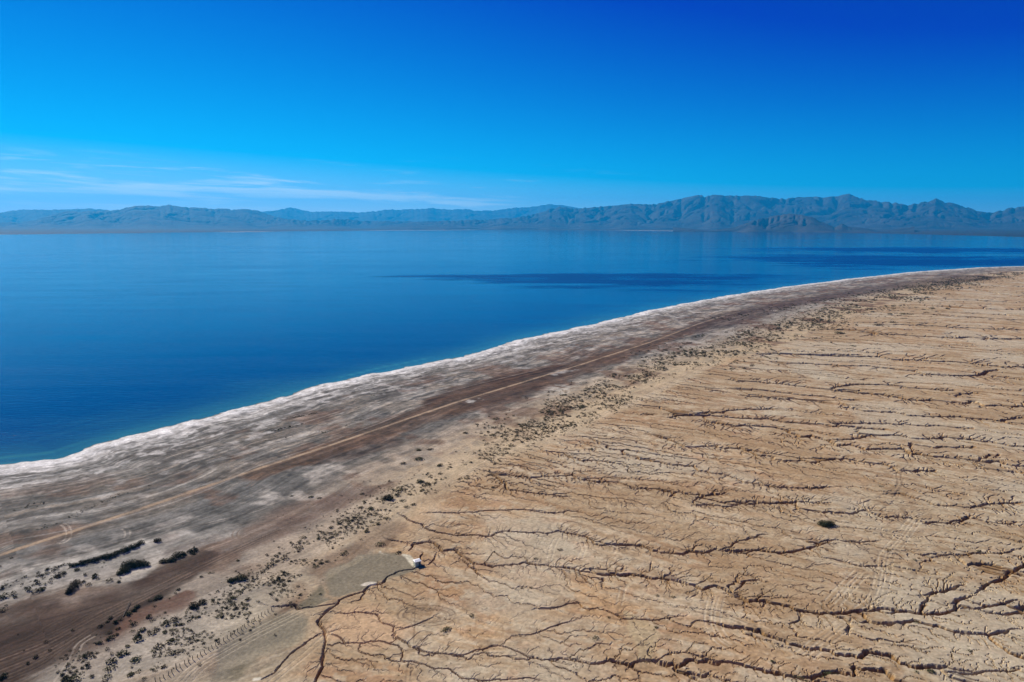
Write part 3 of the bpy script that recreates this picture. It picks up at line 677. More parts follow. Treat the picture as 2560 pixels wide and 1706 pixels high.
# ------------------------------------------------------------------ water
wr = np.concatenate([np.arange(150, 500, 2.5), 500 * 1.012 ** np.arange(0, 320)]); wt = np.radians(np.concatenate([np.arange(-88, -45, 3), np.arange(-45, 45, .16), np.arange(45, 89, 3)]))
WT, WR = np.meshgrid(wt, wr); WX = WR * np.sin(WT); WY = WR * np.cos(WT)
WS, WTt = sdist(WX, WY, SHORE)
shoal = np.exp(-np.clip(-WS, 0, None) / (16 + 20 * fbm(WX / 60, WY / 60, 81, 2))) * (.65 + .6 * sfbm(WTt / 70, WS / 6, 82, 3))
bars = np.exp(-((WS + 14 + 8 * (vn(WTt / 60, WTt * 0, 83) - .5)) / 2.2) ** 2) * smooth(vn(WTt / 55, WTt * 0, 84), .5, .75)
shoal = np.clip(shoal + bars * .5, 0, 1)
wind = sfbm(WX / 900, WY / 260, 85, 4)
def wpatch(px0, px1, py, hy):
    (x0, y0), (x1, y1) = un(px0, py), un(px1, py); ya = un(1280, py - hy)[1]; yb = un(1280, py + hy)[1]
    xc = (x0 + x1) / 2; yc = (y0 + y1) / 2
    q = ((WX - xc) / ((x1 - x0) / 2)) ** 2 + ((WY - yc) / ((ya - yb) / 2)) ** 2 + (sfbm(WX / 220, WY / 70, 86, 4, .6) - .5) * 3.4
    return smooth(q, 1.9, .1) * .7
wind = smooth(wind, .45, .75) * .12
for a in [(1240, 2000, 700, 18), (1000, 1400, 690, 4), (1850, 2700, 652, 16), (1900, 2700, 625, 7)]:
    wind = np.maximum(wind, wpatch(*a))
water = grid_mesh("lake_water", WX, WY, WX * 0, (WS < 6) & (WR < 40000), m_water, {"shoal": shoal, "wind": wind})
tag(water, kind="structure")

# ------------------------------------------------------------------ far shore, plain and mountain ranges
FS = [(0, 587), (200, 585), (640, 580), (900, 577), (1280, 575), (1700, 578), (2000, 581), (2250, 585), (2400, 589), (2560, 593)]
faz = [math.atan2(*un(*p)) for p in FS]; fdi = [math.hypot(*un(*p)) for p in FS]
pa = np.radians(np.arange(-50, 50, .1)); pv = np.concatenate([[0, .01, .02, .04, .07], np.geomspace(.1, 20, 60)])
PA, PV = np.meshgrid(pa, pv)
fd = np.interp(PA, faz, fdi) * (1 + .03 * (vn(PA * 30, PA * 0, 91) - .5) + .012 * (vn(PA * 160, PA * 0, 92) - .5))
PD = fd + PV * 1000
PX = PD * np.sin(PA); PY = PD * np.cos(PA)
PZ = np.interp(PV, [0, .02, .1, 2, 10, 60], [-1.5, .5, 2, 8, 30, 120]) + (fbm(PX / 900, PY / 900, 93, 3) - .5) * np.clip(PV * 4, 0, 14)
strand = smooth(PV, .16, .05) * smooth(vn(PA * 14, PA * 0, 94), .5, .75)
plain_o = grid_mesh("far_plain", PX, PY, PZ, np.ones(PX.shape, bool), m_far, {"strand": strand})
tag(plain_o, kind="structure")

M1 = (0, 380, 2.736); M2 = (850, 380, 2.736); M3 = (1700, 380, 2.736)
def mountain(name, sky_pts, dist, front, back, seed, nu, rough=.16, zfoot=20, cut=.42, carve=1.15):
    sky_pts = [(sky_pts[0][0] - 90, 567)] + list(sky_pts) + [(sky_pts[-1][0] + 90, 567)]
    px = np.array([p[0] for p in sky_pts]); py = np.array([p[1] for p in sky_pts])
    u = np.linspace(px[0], px[-1], nu); crest_py = np.interp(u, px, py)
    azs = np.arctan((u - 1280) / F_PX / math.cos(PITCH))
    # elevation of the crest seen from the camera point
    dx = (u - 1280) / F_PX; dy = (853 - crest_py) / F_PX
    ele = (-math.sin(PITCH) + dy * math.cos(PITCH)) / np.hypot(dx, math.cos(PITCH) + dy * math.sin(PITCH))
    azs = np.arctan2(dx, math.cos(PITCH) + dy * math.sin(PITCH))
    v = np.concatenate([np.linspace(-1, 0, 150), np.linspace(0, 1, 12)[1:]])
    UA, VV = np.meshgrid(azs, v)
    dd = dist * (1 + .10 * (vn(azs * 9, azs * 0, seed) - .5) + .05 * (vn(azs * 40, azs * 0, seed + 1) - .5))
    H = CAM_H + dd * ele + dd * .0012 * (vn(azs * 260, azs * 0, seed + 2) - .5) * (ele > .006)
    DD = dd[None, :] + np.where(VV < 0, VV * front * (1 + .25 * (vn(UA * 22, UA * 0, seed + 3) - .5)), VV * back)
    MX = DD * np.sin(UA); MY = DD * np.cos(UA)
    base = zfoot + 0 * MX
    prof = np.where(VV < 0, (1 - np.abs(VV)) ** 1.25, (1 - VV) ** 1.1)
    wx_ = (fbm(MX / 2500, MY / 2500, seed + 4, 3) - .5) * 1800
    nz = .6 * (1 - np.abs(2 * fbm((MX + wx_) / 2600, (MY + wx_) / 2600, seed + 5, 5) - 1)) + .4 * fbm(MX / 900, MY / 900, seed + 6, 4) - .58
    hh = np.maximum(H[None, :] - base, 0)
    env = np.clip(np.abs(VV) * 5, 0, 1) * np.clip((1 - np.abs(VV)) * 4, 0, 1)
    MZ = base + hh * prof + hh * rough * 2.2 * nz * env
    MZ = np.minimum(MZ, base + np.maximum(hh * (.99 - .42 * np.abs(VV)), hh * prof))
    mk = np.ones(MX.shape, bool); ol = np.zeros(MX.shape, bool); ol[0] = ol[-1] = True
    ac = drainage(MX, MY, MZ + 30 * (vn(MX / 130, MY / 130, seed + 8) - .5) + .5 * hh * (fbm(MX / 700, MY / 700, seed + 9, 2) - .5) * env, mk, ol)
    dn = np.minimum(carve * np.maximum(ac - 8e3, 0) ** .36, cut * hh * prof) * (1 - .75 * np.clip(np.abs(VV) - .55, 0, 1) / .45)
    MZ = MZ - cone(dn, MX, MY, .75, 8)
    MZ[0] = -30; MZ[-1] = -30
    o = grid_mesh(name, MX, MY, MZ, mk, m_rock)
    tag(o, kind="structure"); return o
mountain("mountain_range", fr(*M2, [(500, 478), (700, 470), (1000, 460), (1200, 447), (1340, 420), (1430, 390), (1500, 373), (1560, 380), (1630, 383), (1800, 370), (1890, 358), (2030, 350), (2130, 358), (2210, 342), (2280, 328), (2330, 315)]) +
         fr(*M3, [(0, 320), (60, 300), (130, 290), (180, 298), (220, 290), (320, 292), (400, 298), (520, 292), (600, 308), (700, 316), (800, 308), (930, 303), (980, 308), (1080, 298), (1140, 280), (1200, 295), (1270, 322), (1400, 338), (1500, 348), (1560, 363), (1640, 345), (1710, 335), (1750, 317), (1800, 335), (1900, 358), (1950, 368), (2040, 400), (2120, 410), (2200, 395), (2270, 378), (2353, 375), (2500, 385), (2650, 380), (2800, 400)]),
         22500, 4800, 5000, 101, 1000)
mountain("foothills", fr(*M3, [(200, 540), (380, 515), (500, 470), (640, 440), (730, 425), (830, 428), (920, 455), (1000, 490), (1060, 515), (1080, 505), (1110, 490), (1150, 512), (1200, 515), (1250, 520), (1290, 525), (1360, 545)]), 13500, 1500, 1500, 111, 300, .22, 5)
mountain("mountain_range", fr(*M1, [(-450, 470), (-200, 480), (0, 483), (150, 480), (250, 460), (350, 430), (460, 405), (560, 408), (700, 402), (820, 395), (860, 378), (920, 370), (1000, 367), (1100, 370), (1160, 361), (1200, 370), (1300, 378), (1420, 385), (1450, 390), (1520, 385), (1600, 395), (1640, 390), (1740, 395), (1800, 415), (1880, 440), (1960, 460), (2150, 475)]), 25000, 5000, 3500, 121, 420, .10, carve=.6)
mountain("mountain_range", fr(*M1, [(-450, 400), (-300, 430), (-150, 420), (0, 415), (90, 400), (170, 393), (280, 393), (300, 397), (480, 393), (600, 385), (720, 395), (900, 430), (1300, 470)]), 32000, 5000, 3000, 131, 300, .08, carve=.35)
mountain("mountain_range", fr(*M1, [(1500, 470), (1700, 430), (1790, 408), (1920, 395), (1990, 378), (2050, 395), (2120, 408), (2330, 408)]) + fr(*M2, [(0, 408), (150, 413), (250, 405), (310, 393), (420, 395), (560, 388), (640, 385), (740, 393), (880, 390), (920, 402), (1060, 400), (1200, 380), (1290, 380), (1420, 358), (1520, 362), (1600, 378), (1700, 395), (1900, 440)]), 35000, 6000, 3000, 141, 420, .09, carve=.45)
mountain("foothills", fr(*M1, [(1640, 492), (1700, 483), (1780, 465), (1900, 455), (2000, 458), (2100, 468), (2250, 462), (2340, 452)]) + fr(*M2, [(0, 452), (60, 458), (130, 470), (400, 472), (700, 478), (900, 488)]), 23000, 2500, 3000, 151, 240, .16, 30)

# ------------------------------------------------------------------ haze
hz = bpy.data.meshes.new("haze")
hx, hy0, hy1, hb, ht = 34000, -3000, 42000, -32, 1700
hz.from_pydata([(x, y, z) for x in (-hx, hx) for y in (hy0, hy1) for z in (hb, ht)], [], [(0, 1, 3, 2), (4, 6, 7, 5), (0, 4, 5, 1), (2, 3, 7, 6), (0, 2, 6, 4), (1, 5, 7, 3)])
mh = bpy.data.materials.new("haze_air"); mh.use_nodes = True; t = mh.node_tree
for n in list(t.nodes): t.nodes.remove(n)
ho = nd(t, "ShaderNodeOutputMaterial"); pv_ = nd(t, "ShaderNodeVolumePrincipled")
pv_.inputs["Color"].default_value = (.015, .47, 1.0, 1); pv_.inputs["Density"].default_value = 3.1e-5; pv_.inputs["Anisotropy"].default_value = .22
t.links.new(pv_.outputs[0], ho.inputs["Volume"])
hz.materials.append(mh); haze = bpy.data.objects.new("haze", hz); COL.objects.link(haze); tag(haze, kind="stuff")

# ------------------------------------------------------------------ hut, posts, pole
def mesh_obj(name, verts, faces, mat, parent=None, smooth_sh=False):
    me = bpy.data.meshes.new(name); me.from_pydata(verts, [], faces); me.update()
    if smooth_sh: me.polygons.foreach_set("use_smooth", [True] * len(me.polygons))
    me.materials.append(mat); o = bpy.data.objects.new(name, me); COL.objects.link(o)
    if parent: o.parent = parent
    return o
def boxv(x0, x1, y0, y1, z0, z1):
    v = [(x, y, z) for x in (x0, x1) for y in (y0, y1) for z in (z0, z1)]
    return v, [(0, 1, 3, 2), (4, 6, 7, 5), (0, 4, 5, 1), (2, 3, 7, 6), (0, 2, 6, 4), (1, 5, 7, 3)]
def boxes(name, bl, mat, parent=None):
    V, Fc = [], []
    for b_ in bl:
        v, f = boxv(*b_); n = len(V); V += v; Fc += [tuple(i + n for i in q) for q in f]
    return mesh_obj(name, V, Fc, mat, parent)
hx_, hy_ = at(1043, 1412); hzv = ground_z(hx_, hy_)
hut = bpy.data.objects.new("hut", None); COL.objects.link(hut)
hut.location = (hx_, hy_, max(hzv, float(zbase(sdist(np.array([hx_]), np.array([hy_]), SHORE)[0][0])) - .2)); hut.rotation_euler = (0, 0, math.radians(28))
tag(hut, "tiny pale green hut with white roof at the tip of the grey mud pan", "hut")
boxes("wall", [(-1.05, 1.05, -.95, -.89, -.6, 1.7), (-1.05, 1.05, .89, .95, -.6, 1.7), (-1.05, -.99, -.89, .89, -.6, 1.7), (.99, 1.05, -.89, .89, -.6, 1.7)], m_wall, hut)
mesh_obj("roof", [(-1.25, -1.15, 1.66), (1.25, -1.15, 1.66), (1.25, 1.15, 1.66), (-1.25, 1.15, 1.66), (-.9, 0, 2.02), (.9, 0, 2.02), (-1.25, -1.15, 1.72), (1.25, -1.15, 1.72), (1.25, 1.15, 1.72), (-1.25, 1.15, 1.72)],
         [(3, 2, 1, 0), (6, 7, 5, 4), (8, 9, 4, 5), (7, 8, 5), (9, 6, 4), (0, 1, 7, 6), (1, 2, 8, 7), (2, 3, 9, 8), (3, 0, 6, 9)], m_white, hut)
boxes("door", [(.2, .85, -.985, -.953, -.1, 1.5)], m_door, hut)
for x_, y_ in ((-1.07, -.97), (1.0, -.97), (-1.07, .90), (1.0, .90)):
    boxes("corner_board", [(x_, x_ + .07, y_, y_ + .07, -.6, 1.655)], m_white, hut)
def post_mesh(name, h, r0, seed):
    rg = random.Random(seed); V, Fc = [], []
    for k in range(4):
        z = h * k / 3 - .25 * (k == 0); lx = .02 * k * rg.uniform(-1, 1)
        for a in range(7):
            an = a * 2 * math.pi / 7; rr_ = r0 * (1 - .12 * k / 3) * rg.uniform(.9, 1.1); V.append((lx + rr_ * math.cos(an), rr_ * math.sin(an), z + (rg.uniform(-.03, .03) if k == 3 else 0)))
    for k in range(3):
        for a in range(7): Fc.append((k * 7 + a, k * 7 + (a + 1) % 7, k * 7 + 7 + (a + 1) % 7, k * 7 + 7 + a))
    Fc.append(tuple(range(21, 28)))
    me = bpy.data.meshes.new(name); me.from_pydata(V, [], Fc); me.materials.append(m_wood); return me
posts = [(60, 1420), (140, 1400), (205, 1350), (285, 1310), (350, 1270), (420, 1200), (490, 1175), (570, 1125), (635, 1085), (705, 1040), (785, 1000), (845, 955), (910, 915), (980, 870), (1040, 835), (1105, 795), (1170, 750), (1240, 710), (1300, 665), (1360, 630), (1425, 585), (1480, 550), (1545, 508), (1605, 467), (1660, 430), (1725, 395), (1780, 350), (1845, 312), (1895, 277), (1955, 245), (2010, 210), (2070, 175)]
def ORD(n): return f"{n}{'th' if 10 <= n % 100 <= 20 else {1: 'st', 2: 'nd', 3: 'rd'}.get(n % 10, 'th')}"
pms = [post_mesh("post", 1.05, .10, k) for k in range(4)]; ptall = post_mesh("post", 1.7, .13, 9)
rg = random.Random(5)
for k, p in enumerate(posts):
    x, y = at(*fr(380, 1500, 6.92, [p])[0])
    o = bpy.data.objects.new("post", ptall if k == 5 else pms[k % 4]); COL.objects.link(o)
    o.location = (x, y, ground_z(x, y)); o.rotation_euler = (rg.uniform(-.1, .1), rg.uniform(-.12, .06), rg.uniform(0, 6)); s_ = rg.uniform(.85, 1.15); o.scale = (1, 1, s_)
    tag(o, "tallest post near the lower end of the post row, beside a washed-out gully" if k == 5 else f"short weathered post by the olive mud pan, {ORD(k + 1)} from the row's lower end", "post", "posts in a row along the mud pan")
(xa, ya), (xb, yb) = at(325, 1507), at(309, 1542)
ln = math.hypot(xb - xa, yb - ya)
pole = bpy.data.objects.new("fallen_pole", post_mesh("fallen_pole", ln, .13, 77)); COL.objects.link(pole)
pole.location = (xb, yb, ground_z(xb, yb) + .2); pole.rotation_euler = (math.pi / 2 - .02, 0, math.atan2(-(xa - xb), ya - yb) + math.pi)
tag(pole, "long thin dark pole lying across the edge of the brown mud tracks", "pole")

# ------------------------------------------------------------------ shrubs
def leaf_cloud(blobs, dens, leaf, seed):
    """leaf-sized faces spread through a set of squashed domes: (x,y,rx,ry,h)"""
    rg = np.random.default_rng(seed); V = []; n = 0
    for (bx, by, rx, ry, h) in blobs:
        m = max(10, int(dens * (rx * ry * 2 + (rx + ry) * h * 1.2)))
        d = rg.normal(size=(m, 3)); d /= np.linalg.norm(d, axis=1)[:, None]; d[:, 2] = np.abs(d[:, 2])
        lump = 1 + .25 * np.sin(d[:, 0] * 5 + seed) * np.cos(d[:, 1] * 6 + bx)
        rad = (1 - .55 * rg.random(m) ** 2.2) * lump
        c = d * rad[:, None] * np.array([rx, ry, h]) + np.array([bx, by, .03])
        a = rg.normal(size=(m, 3)); a /= np.linalg.norm(a, axis=1)[:, None]
        b_ = np.cross(a, d + .3 * rg.normal(size=(m, 3))); b_ /= np.linalg.norm(b_, axis=1)[:, None] + 1e-6
        s = leaf * rg.uniform(.6, 1.5, (m, 1))
        q = np.stack([c - a * s * .9, c + b_ * s * .5, c + a * s * .9, c - b_ * s * .5], 1); q[..., 2] = np.maximum(q[..., 2], .0)
        V.append(q.reshape(-1, 3))
    V = np.concatenate(V); nq = len(V) // 4
    return V, np.arange(nq * 4).reshape(nq, 4)
def cloud_mesh(name, V, Q, mat):
    me = bpy.data.meshes.new(name)
    me.vertices.add(len(V)); me.vertices.foreach_set("co", V.astype(np.float32).ravel())
    me.loops.add(Q.size); me.loops.foreach_set("vertex_index", Q.astype(np.int32).ravel())
    me.polygons.add(len(Q)); me.polygons.foreach_set("loop_start", np.arange(0, Q.size, 4, dtype=np.int32)); me.polygons.foreach_set("loop_total", np.full(len(Q), 4, dtype=np.int32))
    me.update(); me.validate(); me.materials.append(mat); return me
def stem_geo(blob, seed):
    rg = random.Random(seed); bx, by, rx, ry, h = blob
    V = [(bx + .07 * math.cos(i * 1.571), by + .07 * math.sin(i * 1.571), z) for z in (-.2, .1) for i in range(4)]
    Fc = [(i, (i + 1) % 4, 4 + (i + 1) % 4, 4 + i) for i in range(4)]
    for k in range(4):          # four branches growing from the shared root
        a = k * 1.571 + rg.uniform(.2, 1.3); n = len(V)
        ex, ey, ez = bx + math.cos(a) * rx * .55, by + math.sin(a) * ry * .55, h * .8
        V += [(ex, ey, ez), (ex + .03, ey, ez), (ex, ey + .03, ez)]
        Fc += [(4 + k, 4 + (k + 1) % 4, n + 1, n), (4 + (k + 1) % 4, 4 + (k + 2) % 4, n + 2, n + 1), (n, n + 1, n + 2)]
    return V, Fc
PROTO = []
for k, (mat, nb) in enumerate([(m_green, 1), (m_green, 2), (m_olive, 1), (m_olive, 2), (m_brown, 1), (m_brown, 2), (m_green, 3), (m_olive, 3)]):
    rg = random.Random(40 + k); bl = [(rg.uniform(-.4, .4) * (nb > 1), rg.uniform(-.4, .4) * (nb > 1), rg.uniform(.6, .9) if nb > 1 else 1, rg.uniform(.6, .9) if nb > 1 else .95, rg.uniform(.7, 1.0)) for _ in range(nb)]
    V, Q = leaf_cloud(bl, 22, .17, 40 + k); PROTO.append(cloud_mesh("desert_shrub", V, Q, mat))

def pxm(px, py):
    x, y = at(px, py); return math.sqrt(x * x + y * y + CAM_H ** 2) / F_PX * .96, x, y
SMALL = []      # (x, y, radius, height, zone)
def put(f, pts, zone):
    for q in pts:
        px, py = f[0] + q[0] / f[2], f[1] + (q[1] + q[3] * .32) / f[2]
        m, x, y = pxm(px, py); w = q[2] / f[2] * m; h = q[3] / f[2] * m
        SMALL.append((x, y, w * .5, max(.25, min(h * .62, w * .8)), zone))
FA = (0, 1330, 7.84); FB = (280, 1330, 7.84); FC = (0, 1500, 7.61); FD = (200, 1500, 7.61); FF = (560, 1400, 11.77)
put(FA, [(225, 500, 50, 40), (10, 660, 30, 60), (110, 1030, 60, 60), (50, 1080, 70, 80), (30, 1120, 50, 50), (500, 870, 60, 45), (430, 905, 40, 25), (320, 955, 40, 40), (430, 1020, 45, 40), (750, 800, 60, 50), (740, 860, 60, 50), (815, 845, 60, 60),
 (920, 730, 60, 60), (920, 790, 90, 80), (960, 710, 50, 50), (1040, 750, 60, 50), (1070, 690, 50, 40), (1110, 710, 90, 60), (1140, 680, 50, 50), (1190, 665, 50, 40), (1240, 640, 70, 45), (1330, 630, 70, 45), (1500, 735, 100, 65), (1180, 800, 90, 80), (1260, 800, 100, 70),
 (1130, 860, 140, 90), (1200, 850, 120, 70), (1000, 915, 60, 40), (1075, 805, 40, 30), (700, 950, 70, 50), (740, 990, 90, 70), (650, 1040, 50, 40), (780, 1035, 50, 40), (885, 1020, 60, 50), (985, 975, 70, 40), (490, 1100, 60, 50), (570, 1110, 110, 110),
 (700, 1150, 130, 90), (810, 1105, 130, 90), (270, 1200, 90, 90), (290, 1275, 80, 60), (100, 1240, 170, 110), (20, 1290, 120, 100), (120, 1440, 50, 35), (40, 1520, 150, 100), (1660, 830, 60, 70), (1860, 840, 120, 90), (1840, 890, 80, 60), (1920, 905, 90, 60),
 (1640, 960, 80, 60), (1735, 1020, 110, 80), (2150, 945, 130, 85), (2330, 970, 70, 60)], "bank")
put(FB, [(1925, 805, 70, 40), (1990, 805, 40, 30), (1745, 875, 80, 50), (1300, 1125, 90, 55), (1245, 1200, 60, 50), (910, 1265, 150, 80), (840, 1320, 110, 60), (740, 1340, 90, 60), (950, 1290, 90, 60), (490, 1465, 110, 70), (440, 1530, 100, 70), (2320, 950, 110, 90), (165, 900, 40, 40), (130, 980, 60, 45)], "mud")
put(FC, [(1385, 570, 60, 50), (875, 780, 70, 55), (455, 955, 30, 25), (675, 1075, 90, 70), (525, 1195, 70, 60), (345, 655, 30, 25), (80, 1420, 130, 100), (30, 1480, 80, 90)], "mud")
put(FC, [(1250, 1475, 110, 75), (1435, 1475, 200, 110), (1760, 1445, 110, 70), (2110, 1140, 200, 110), (2100, 1270, 190, 95), (2040, 1440, 130, 100), (1990, 1540, 120, 60), (1690, 1030, 180, 100), (1790, 1080, 70, 50), (1600, 1050, 100, 80), (1500, 1120, 60, 50), (1660, 1210, 90, 90),
 (2040, 920, 90, 60), (1880, 820, 110, 60), (2130, 700, 150, 90), (2050, 750, 90, 70), (2080, 620, 90, 60), (2230, 650, 60, 60), (2240, 540, 80, 60), (1930, 470, 130, 60), (2050, 410, 70, 45), (2100, 340, 90, 60), (2210, 410, 90, 80)], "belt")
put(FD, [(1085, 130, 100, 70), (1035, 190, 90, 60), (910, 260, 120, 80), (770, 360, 100, 60), (690, 405, 80, 80), (1310, 310, 110, 85), (1380, 380, 110, 55), (1010, 450, 160, 100), (1650, 420, 190, 85), (1810, 365, 150, 90), (1000, 590, 80, 50), (1180, 570, 150, 65), (1350, 610, 150, 85), (1470, 555, 90, 50), (1620, 600, 90, 50),
 (1810, 465, 90, 50), (1920, 455, 100, 50), (1780, 560, 150, 50), (1090, 720, 200, 130), (1120, 650, 120, 80), (790, 1010, 220, 95), (920, 1010, 80, 50), (600, 1010, 60, 80), (910, 870, 100, 55), (1745, 990, 120, 95), (1570, 1265, 140, 65), (950, 1405, 140, 65), (1220, 1500, 90, 40), (980, 1270, 60, 40), (1130, 1330, 70, 40), (1050, 1120, 220, 60), (1730, 760, 160, 90), (1500, 860, 200, 70), (1420, 930, 160, 50)], "belt")
put(FF, [(1370, 120, 280, 140), (1530, 40, 220, 70), (1270, 250, 150, 65), (850, 530, 100, 130), (960, 550, 100, 50), (1320, 720, 150, 80), (1600, 530, 130, 110), (1750, 590, 130, 50), (1900, 590, 110, 50), (1740, 750, 160, 60), (400, 915, 130, 80), (560, 860, 90, 50), (710, 800, 160, 60), (190, 750, 120, 70), (710, 1130, 170, 120), (260, 1120, 170, 80), (100, 1140, 120, 60), (670, 1300, 110, 60),
 (1340, 975, 130, 60), (1000, 1200, 100, 60), (1550, 1140, 120, 60), (460, 715, 80, 35), (2240, 440, 130, 45), (420, 10, 120, 60)], "belt")
put(C5, [(1115, 55, 80, 32), (1040, 120, 80, 45), (1110, 95, 60, 40), (815, 195, 50, 22), (900, 200, 70, 30), (690, 555, 60, 30), (370, 430, 50, 25), (225, 590, 60, 32), (1230, 170, 50, 22), (1180, 190, 50, 22), (1150, 140, 60, 22), (840, 88, 50, 16), (430, 110, 50, 18), (495, 120, 40, 18), (280, 105, 30, 18), (560, 615, 40, 26), (510, 628, 40, 22), (460, 660, 35, 25), (175, 745, 35, 30), (960, 325, 40, 25), (870, 380, 50, 30), (1025, 280, 60, 30), (650, 320, 60, 26), (580, 355, 60, 22), (790, 270, 70, 40), (740, 300, 50, 26), (490, 440, 40, 20), (340, 510, 70, 30)], "middle")
put(C3, [(150, 1078, 55, 20), (225, 1078, 75, 16), (150, 1148, 90, 26), (20, 1185, 50, 26), (315, 1200, 55, 26), (510, 948, 45, 20), (750, 835, 70, 20), (605, 880, 40, 14), (660, 880, 30, 14), (820, 875, 30, 14), (985, 665, 35, 14), (1680, 485, 50, 18), (1890, 420, 60, 22), (165, 1325, 80, 28), (1430, 740, 90, 20), (905, 935, 50, 22), (985, 885, 35, 18), (680, 1030, 50, 22), (1240, 880, 50, 18), (1260, 775, 80, 20), (1180, 800, 40, 16), (700, 1270, 60, 20), (725, 1370, 50, 20), (1505, 1073, 35, 18), (1790, 1080, 40, 16), (1610, 970, 30, 14)], "middle")
put(C5, [(1485, 1150, 90, 30), (1690, 1040, 50, 20), (975, 475, 80, 40), (1130, 540, 70, 26)], "flat")
put(CD, [(460, 715, 110, 22), (640, 688, 80, 30), (770, 650, 100, 20), (775, 603, 110, 26), (600, 605, 50, 26), (960, 555, 60, 16), (1040, 545, 70, 20), (985, 590, 45, 16), (1075, 605, 60, 20), (1205, 550, 60, 18), (80, 800, 110, 30), (75, 765, 50, 20), (215, 938, 60, 20), (420, 580, 70, 20)], "farright")
put(C7, [(885, 30, 30, 12), (950, 530, 25, 14), (1150, 605, 40, 14), (1185, 595, 25, 10), (1650, 535, 35, 16), (700, 800, 25, 12), (1280, 1478, 60, 24), (1165, 1485, 30, 16), (1580, 1320, 30, 14), (30, 1400, 35, 16), (260, 1535, 90, 22), (480, 1490, 120, 24), (1165, 1090, 40, 26)], "flat")
put(C6, [(1140, 885, 35, 18), (1265, 897, 35, 12), (655, 1215, 50, 40), (1130, 1135, 40, 14), (755, 1057, 30, 16), (375, 525, 45, 20), (185, 592, 40, 18), (80, 828, 30, 14), (150, 825, 35, 14)], "flat")

# denser scrub belts: random shrubs along the strips the photograph shows
rs = np.random.default_rng(99)
def scatter(pts, hw, n, rmin, rmax, zone):
    P = [at(*p) for p in pts]; ls = [math.hypot(b_[0] - a[0], b_[1] - a[1]) for a, b_ in zip(P[:-1], P[1:])]; tot = sum(ls); made = 0; tries = 0
    while made < n and tries < n * 12:
        tries += 1; d = rs.random() * tot; k = 0
        while d > ls[k] and k < len(ls) - 1: d -= ls[k]; k += 1
        (x0, y0), (x1, y1) = P[k], P[k + 1]; q = d / ls[k]; dx, dy = (x1 - x0) / ls[k], (y1 - y0) / ls[k]; o_ = rs.normal() * hw * .5
        x = x0 + (x1 - x0) * q - dy * o_; y = y0 + (y1 - y0) * q + dx * o_
        sc = max(1, hw / 10)
        if float(fbm(np.array([x / (6 * sc)]), np.array([y / (6 * sc)]), 55, 2)[0]) < .41: continue
        rad = rmin + (rmax - rmin) * rs.random() ** 2.2
        SMALL.append((x, y, rad, rad * rs.uniform(.6, 1.0), zone)); made += 1
scatter([(150, 1706), (330, 1640), (500, 1560), (620, 1500), (720, 1430)], 14, 1150, .18, .62, "belt")
scatter([(720, 1410), (800, 1350), (890, 1300), (980, 1245), (1090, 1200)], 12, 900, .2, .7, "middle")
scatter([(1040, 1225), (1180, 1160), (1280, 1115), (1400, 1065), (1490, 1030), (1570, 990)], 13, 1150, .25, .85, "middle")
scatter([(1250, 1100), (1400, 1015), (1480, 985), (1600, 940), (1720, 900), (1850, 855)], 22, 2000, .4, 1.15, "distant")
scatter([(1680, 915), (1850, 855), (2000, 815), (2150, 770), (2300, 730), (2420, 700), (2560, 683)], 52, 4200, .6, 2.0, "distant")
scatter([(1780, 800), (1850, 790), (1920, 780), (2050, 755), (2200, 730), (2400, 700)], 20, 500, .7, 2.0, "distant")
scatter([(2000, 840), (2150, 800), (2300, 760), (2400, 740)], 60, 160, .5, 1.4, "distant")
scatter([(100, 1325), (200, 1280), (290, 1240), (385, 1215)], 3, 90, .15, .45, "beach"); scatter([(677, 1080), (769, 1057)], 2.0, 60, .25, .6, "beach"); scatter([(710, 1048), (793, 1033)], 2.0, 70, .25, .6, "beach"); scatter([(803, 1084), (908, 1049)], 2.5, 40, .2, .5, "beach"); scatter([(0, 1280), (60, 1268), (110, 1258)], 3, 14, .2, .6, "beach")
scatter([(540, 1130), (700, 1095), (800, 1080)], 4, 40, .15, .4, "beach"); scatter([(930, 990), (1010, 970)], 3, 40, .2, .5, "beach")
scatter([(0, 1470), (100, 1450), (180, 1430), (260, 1400)], 9, 60, .15, .4, "bank")
scatter([(700, 1300), (850, 1240), (950, 1200)], 10, 40, .15, .4, "middle")
for _ in range(420):     # lone tufts on the eroded ground
    px = rs.uniform(900, 2560); py = rs.uniform(1000, 1700); x, y = at(px, py)
    if float(sdist(np.array([x]), np.array([y]), BELT)[0][0]) < 5: continue
    SMALL.append((x, y, rs.uniform(.12, .34), rs.uniform(.12, .25), "tuft"))

# long clumps, each a thing of its own with foliage and stems
def clump(f, pts, label, mat, seed, name="shrub_clump"):
    bl = []
    for q in pts:
        px, py = f[0] + q[0] / f[2], f[1] + (q[1] + q[3] * .3) / f[2]
        m, x, y = pxm(px, py); w = q[2] / f[2] * m * .5; h = max(.5, q[3] / f[2] * m * .75); bl.append((x, y, w, w * .8, min(h, w * 1.3)))
    cx = sum(b_[0] for b_ in bl) / len(bl); cy = sum(b_[1] for b_ in bl) / len(bl); cz = ground_z(cx, cy)
    root = bpy.data.objects.new(name, None); COL.objects.link(root); root.location = (cx, cy, cz)
    bl = [(b_[0] - cx, b_[1] - cy, b_[2], b_[3], b_[4]) for b_ in bl]
    V, Q = leaf_cloud(bl, 55, .16, seed); o = bpy.data.objects.new("foliage", cloud_mesh("foliage", V, Q, mat)); COL.objects.link(o); o.parent = root
    for bi, b_ in enumerate(bl):
        V, Fc = stem_geo(b_, seed + bi); mesh_obj("stem", V, Fc, m_stem, root)
    tag(root, label, "shrub"); return root
hed = []
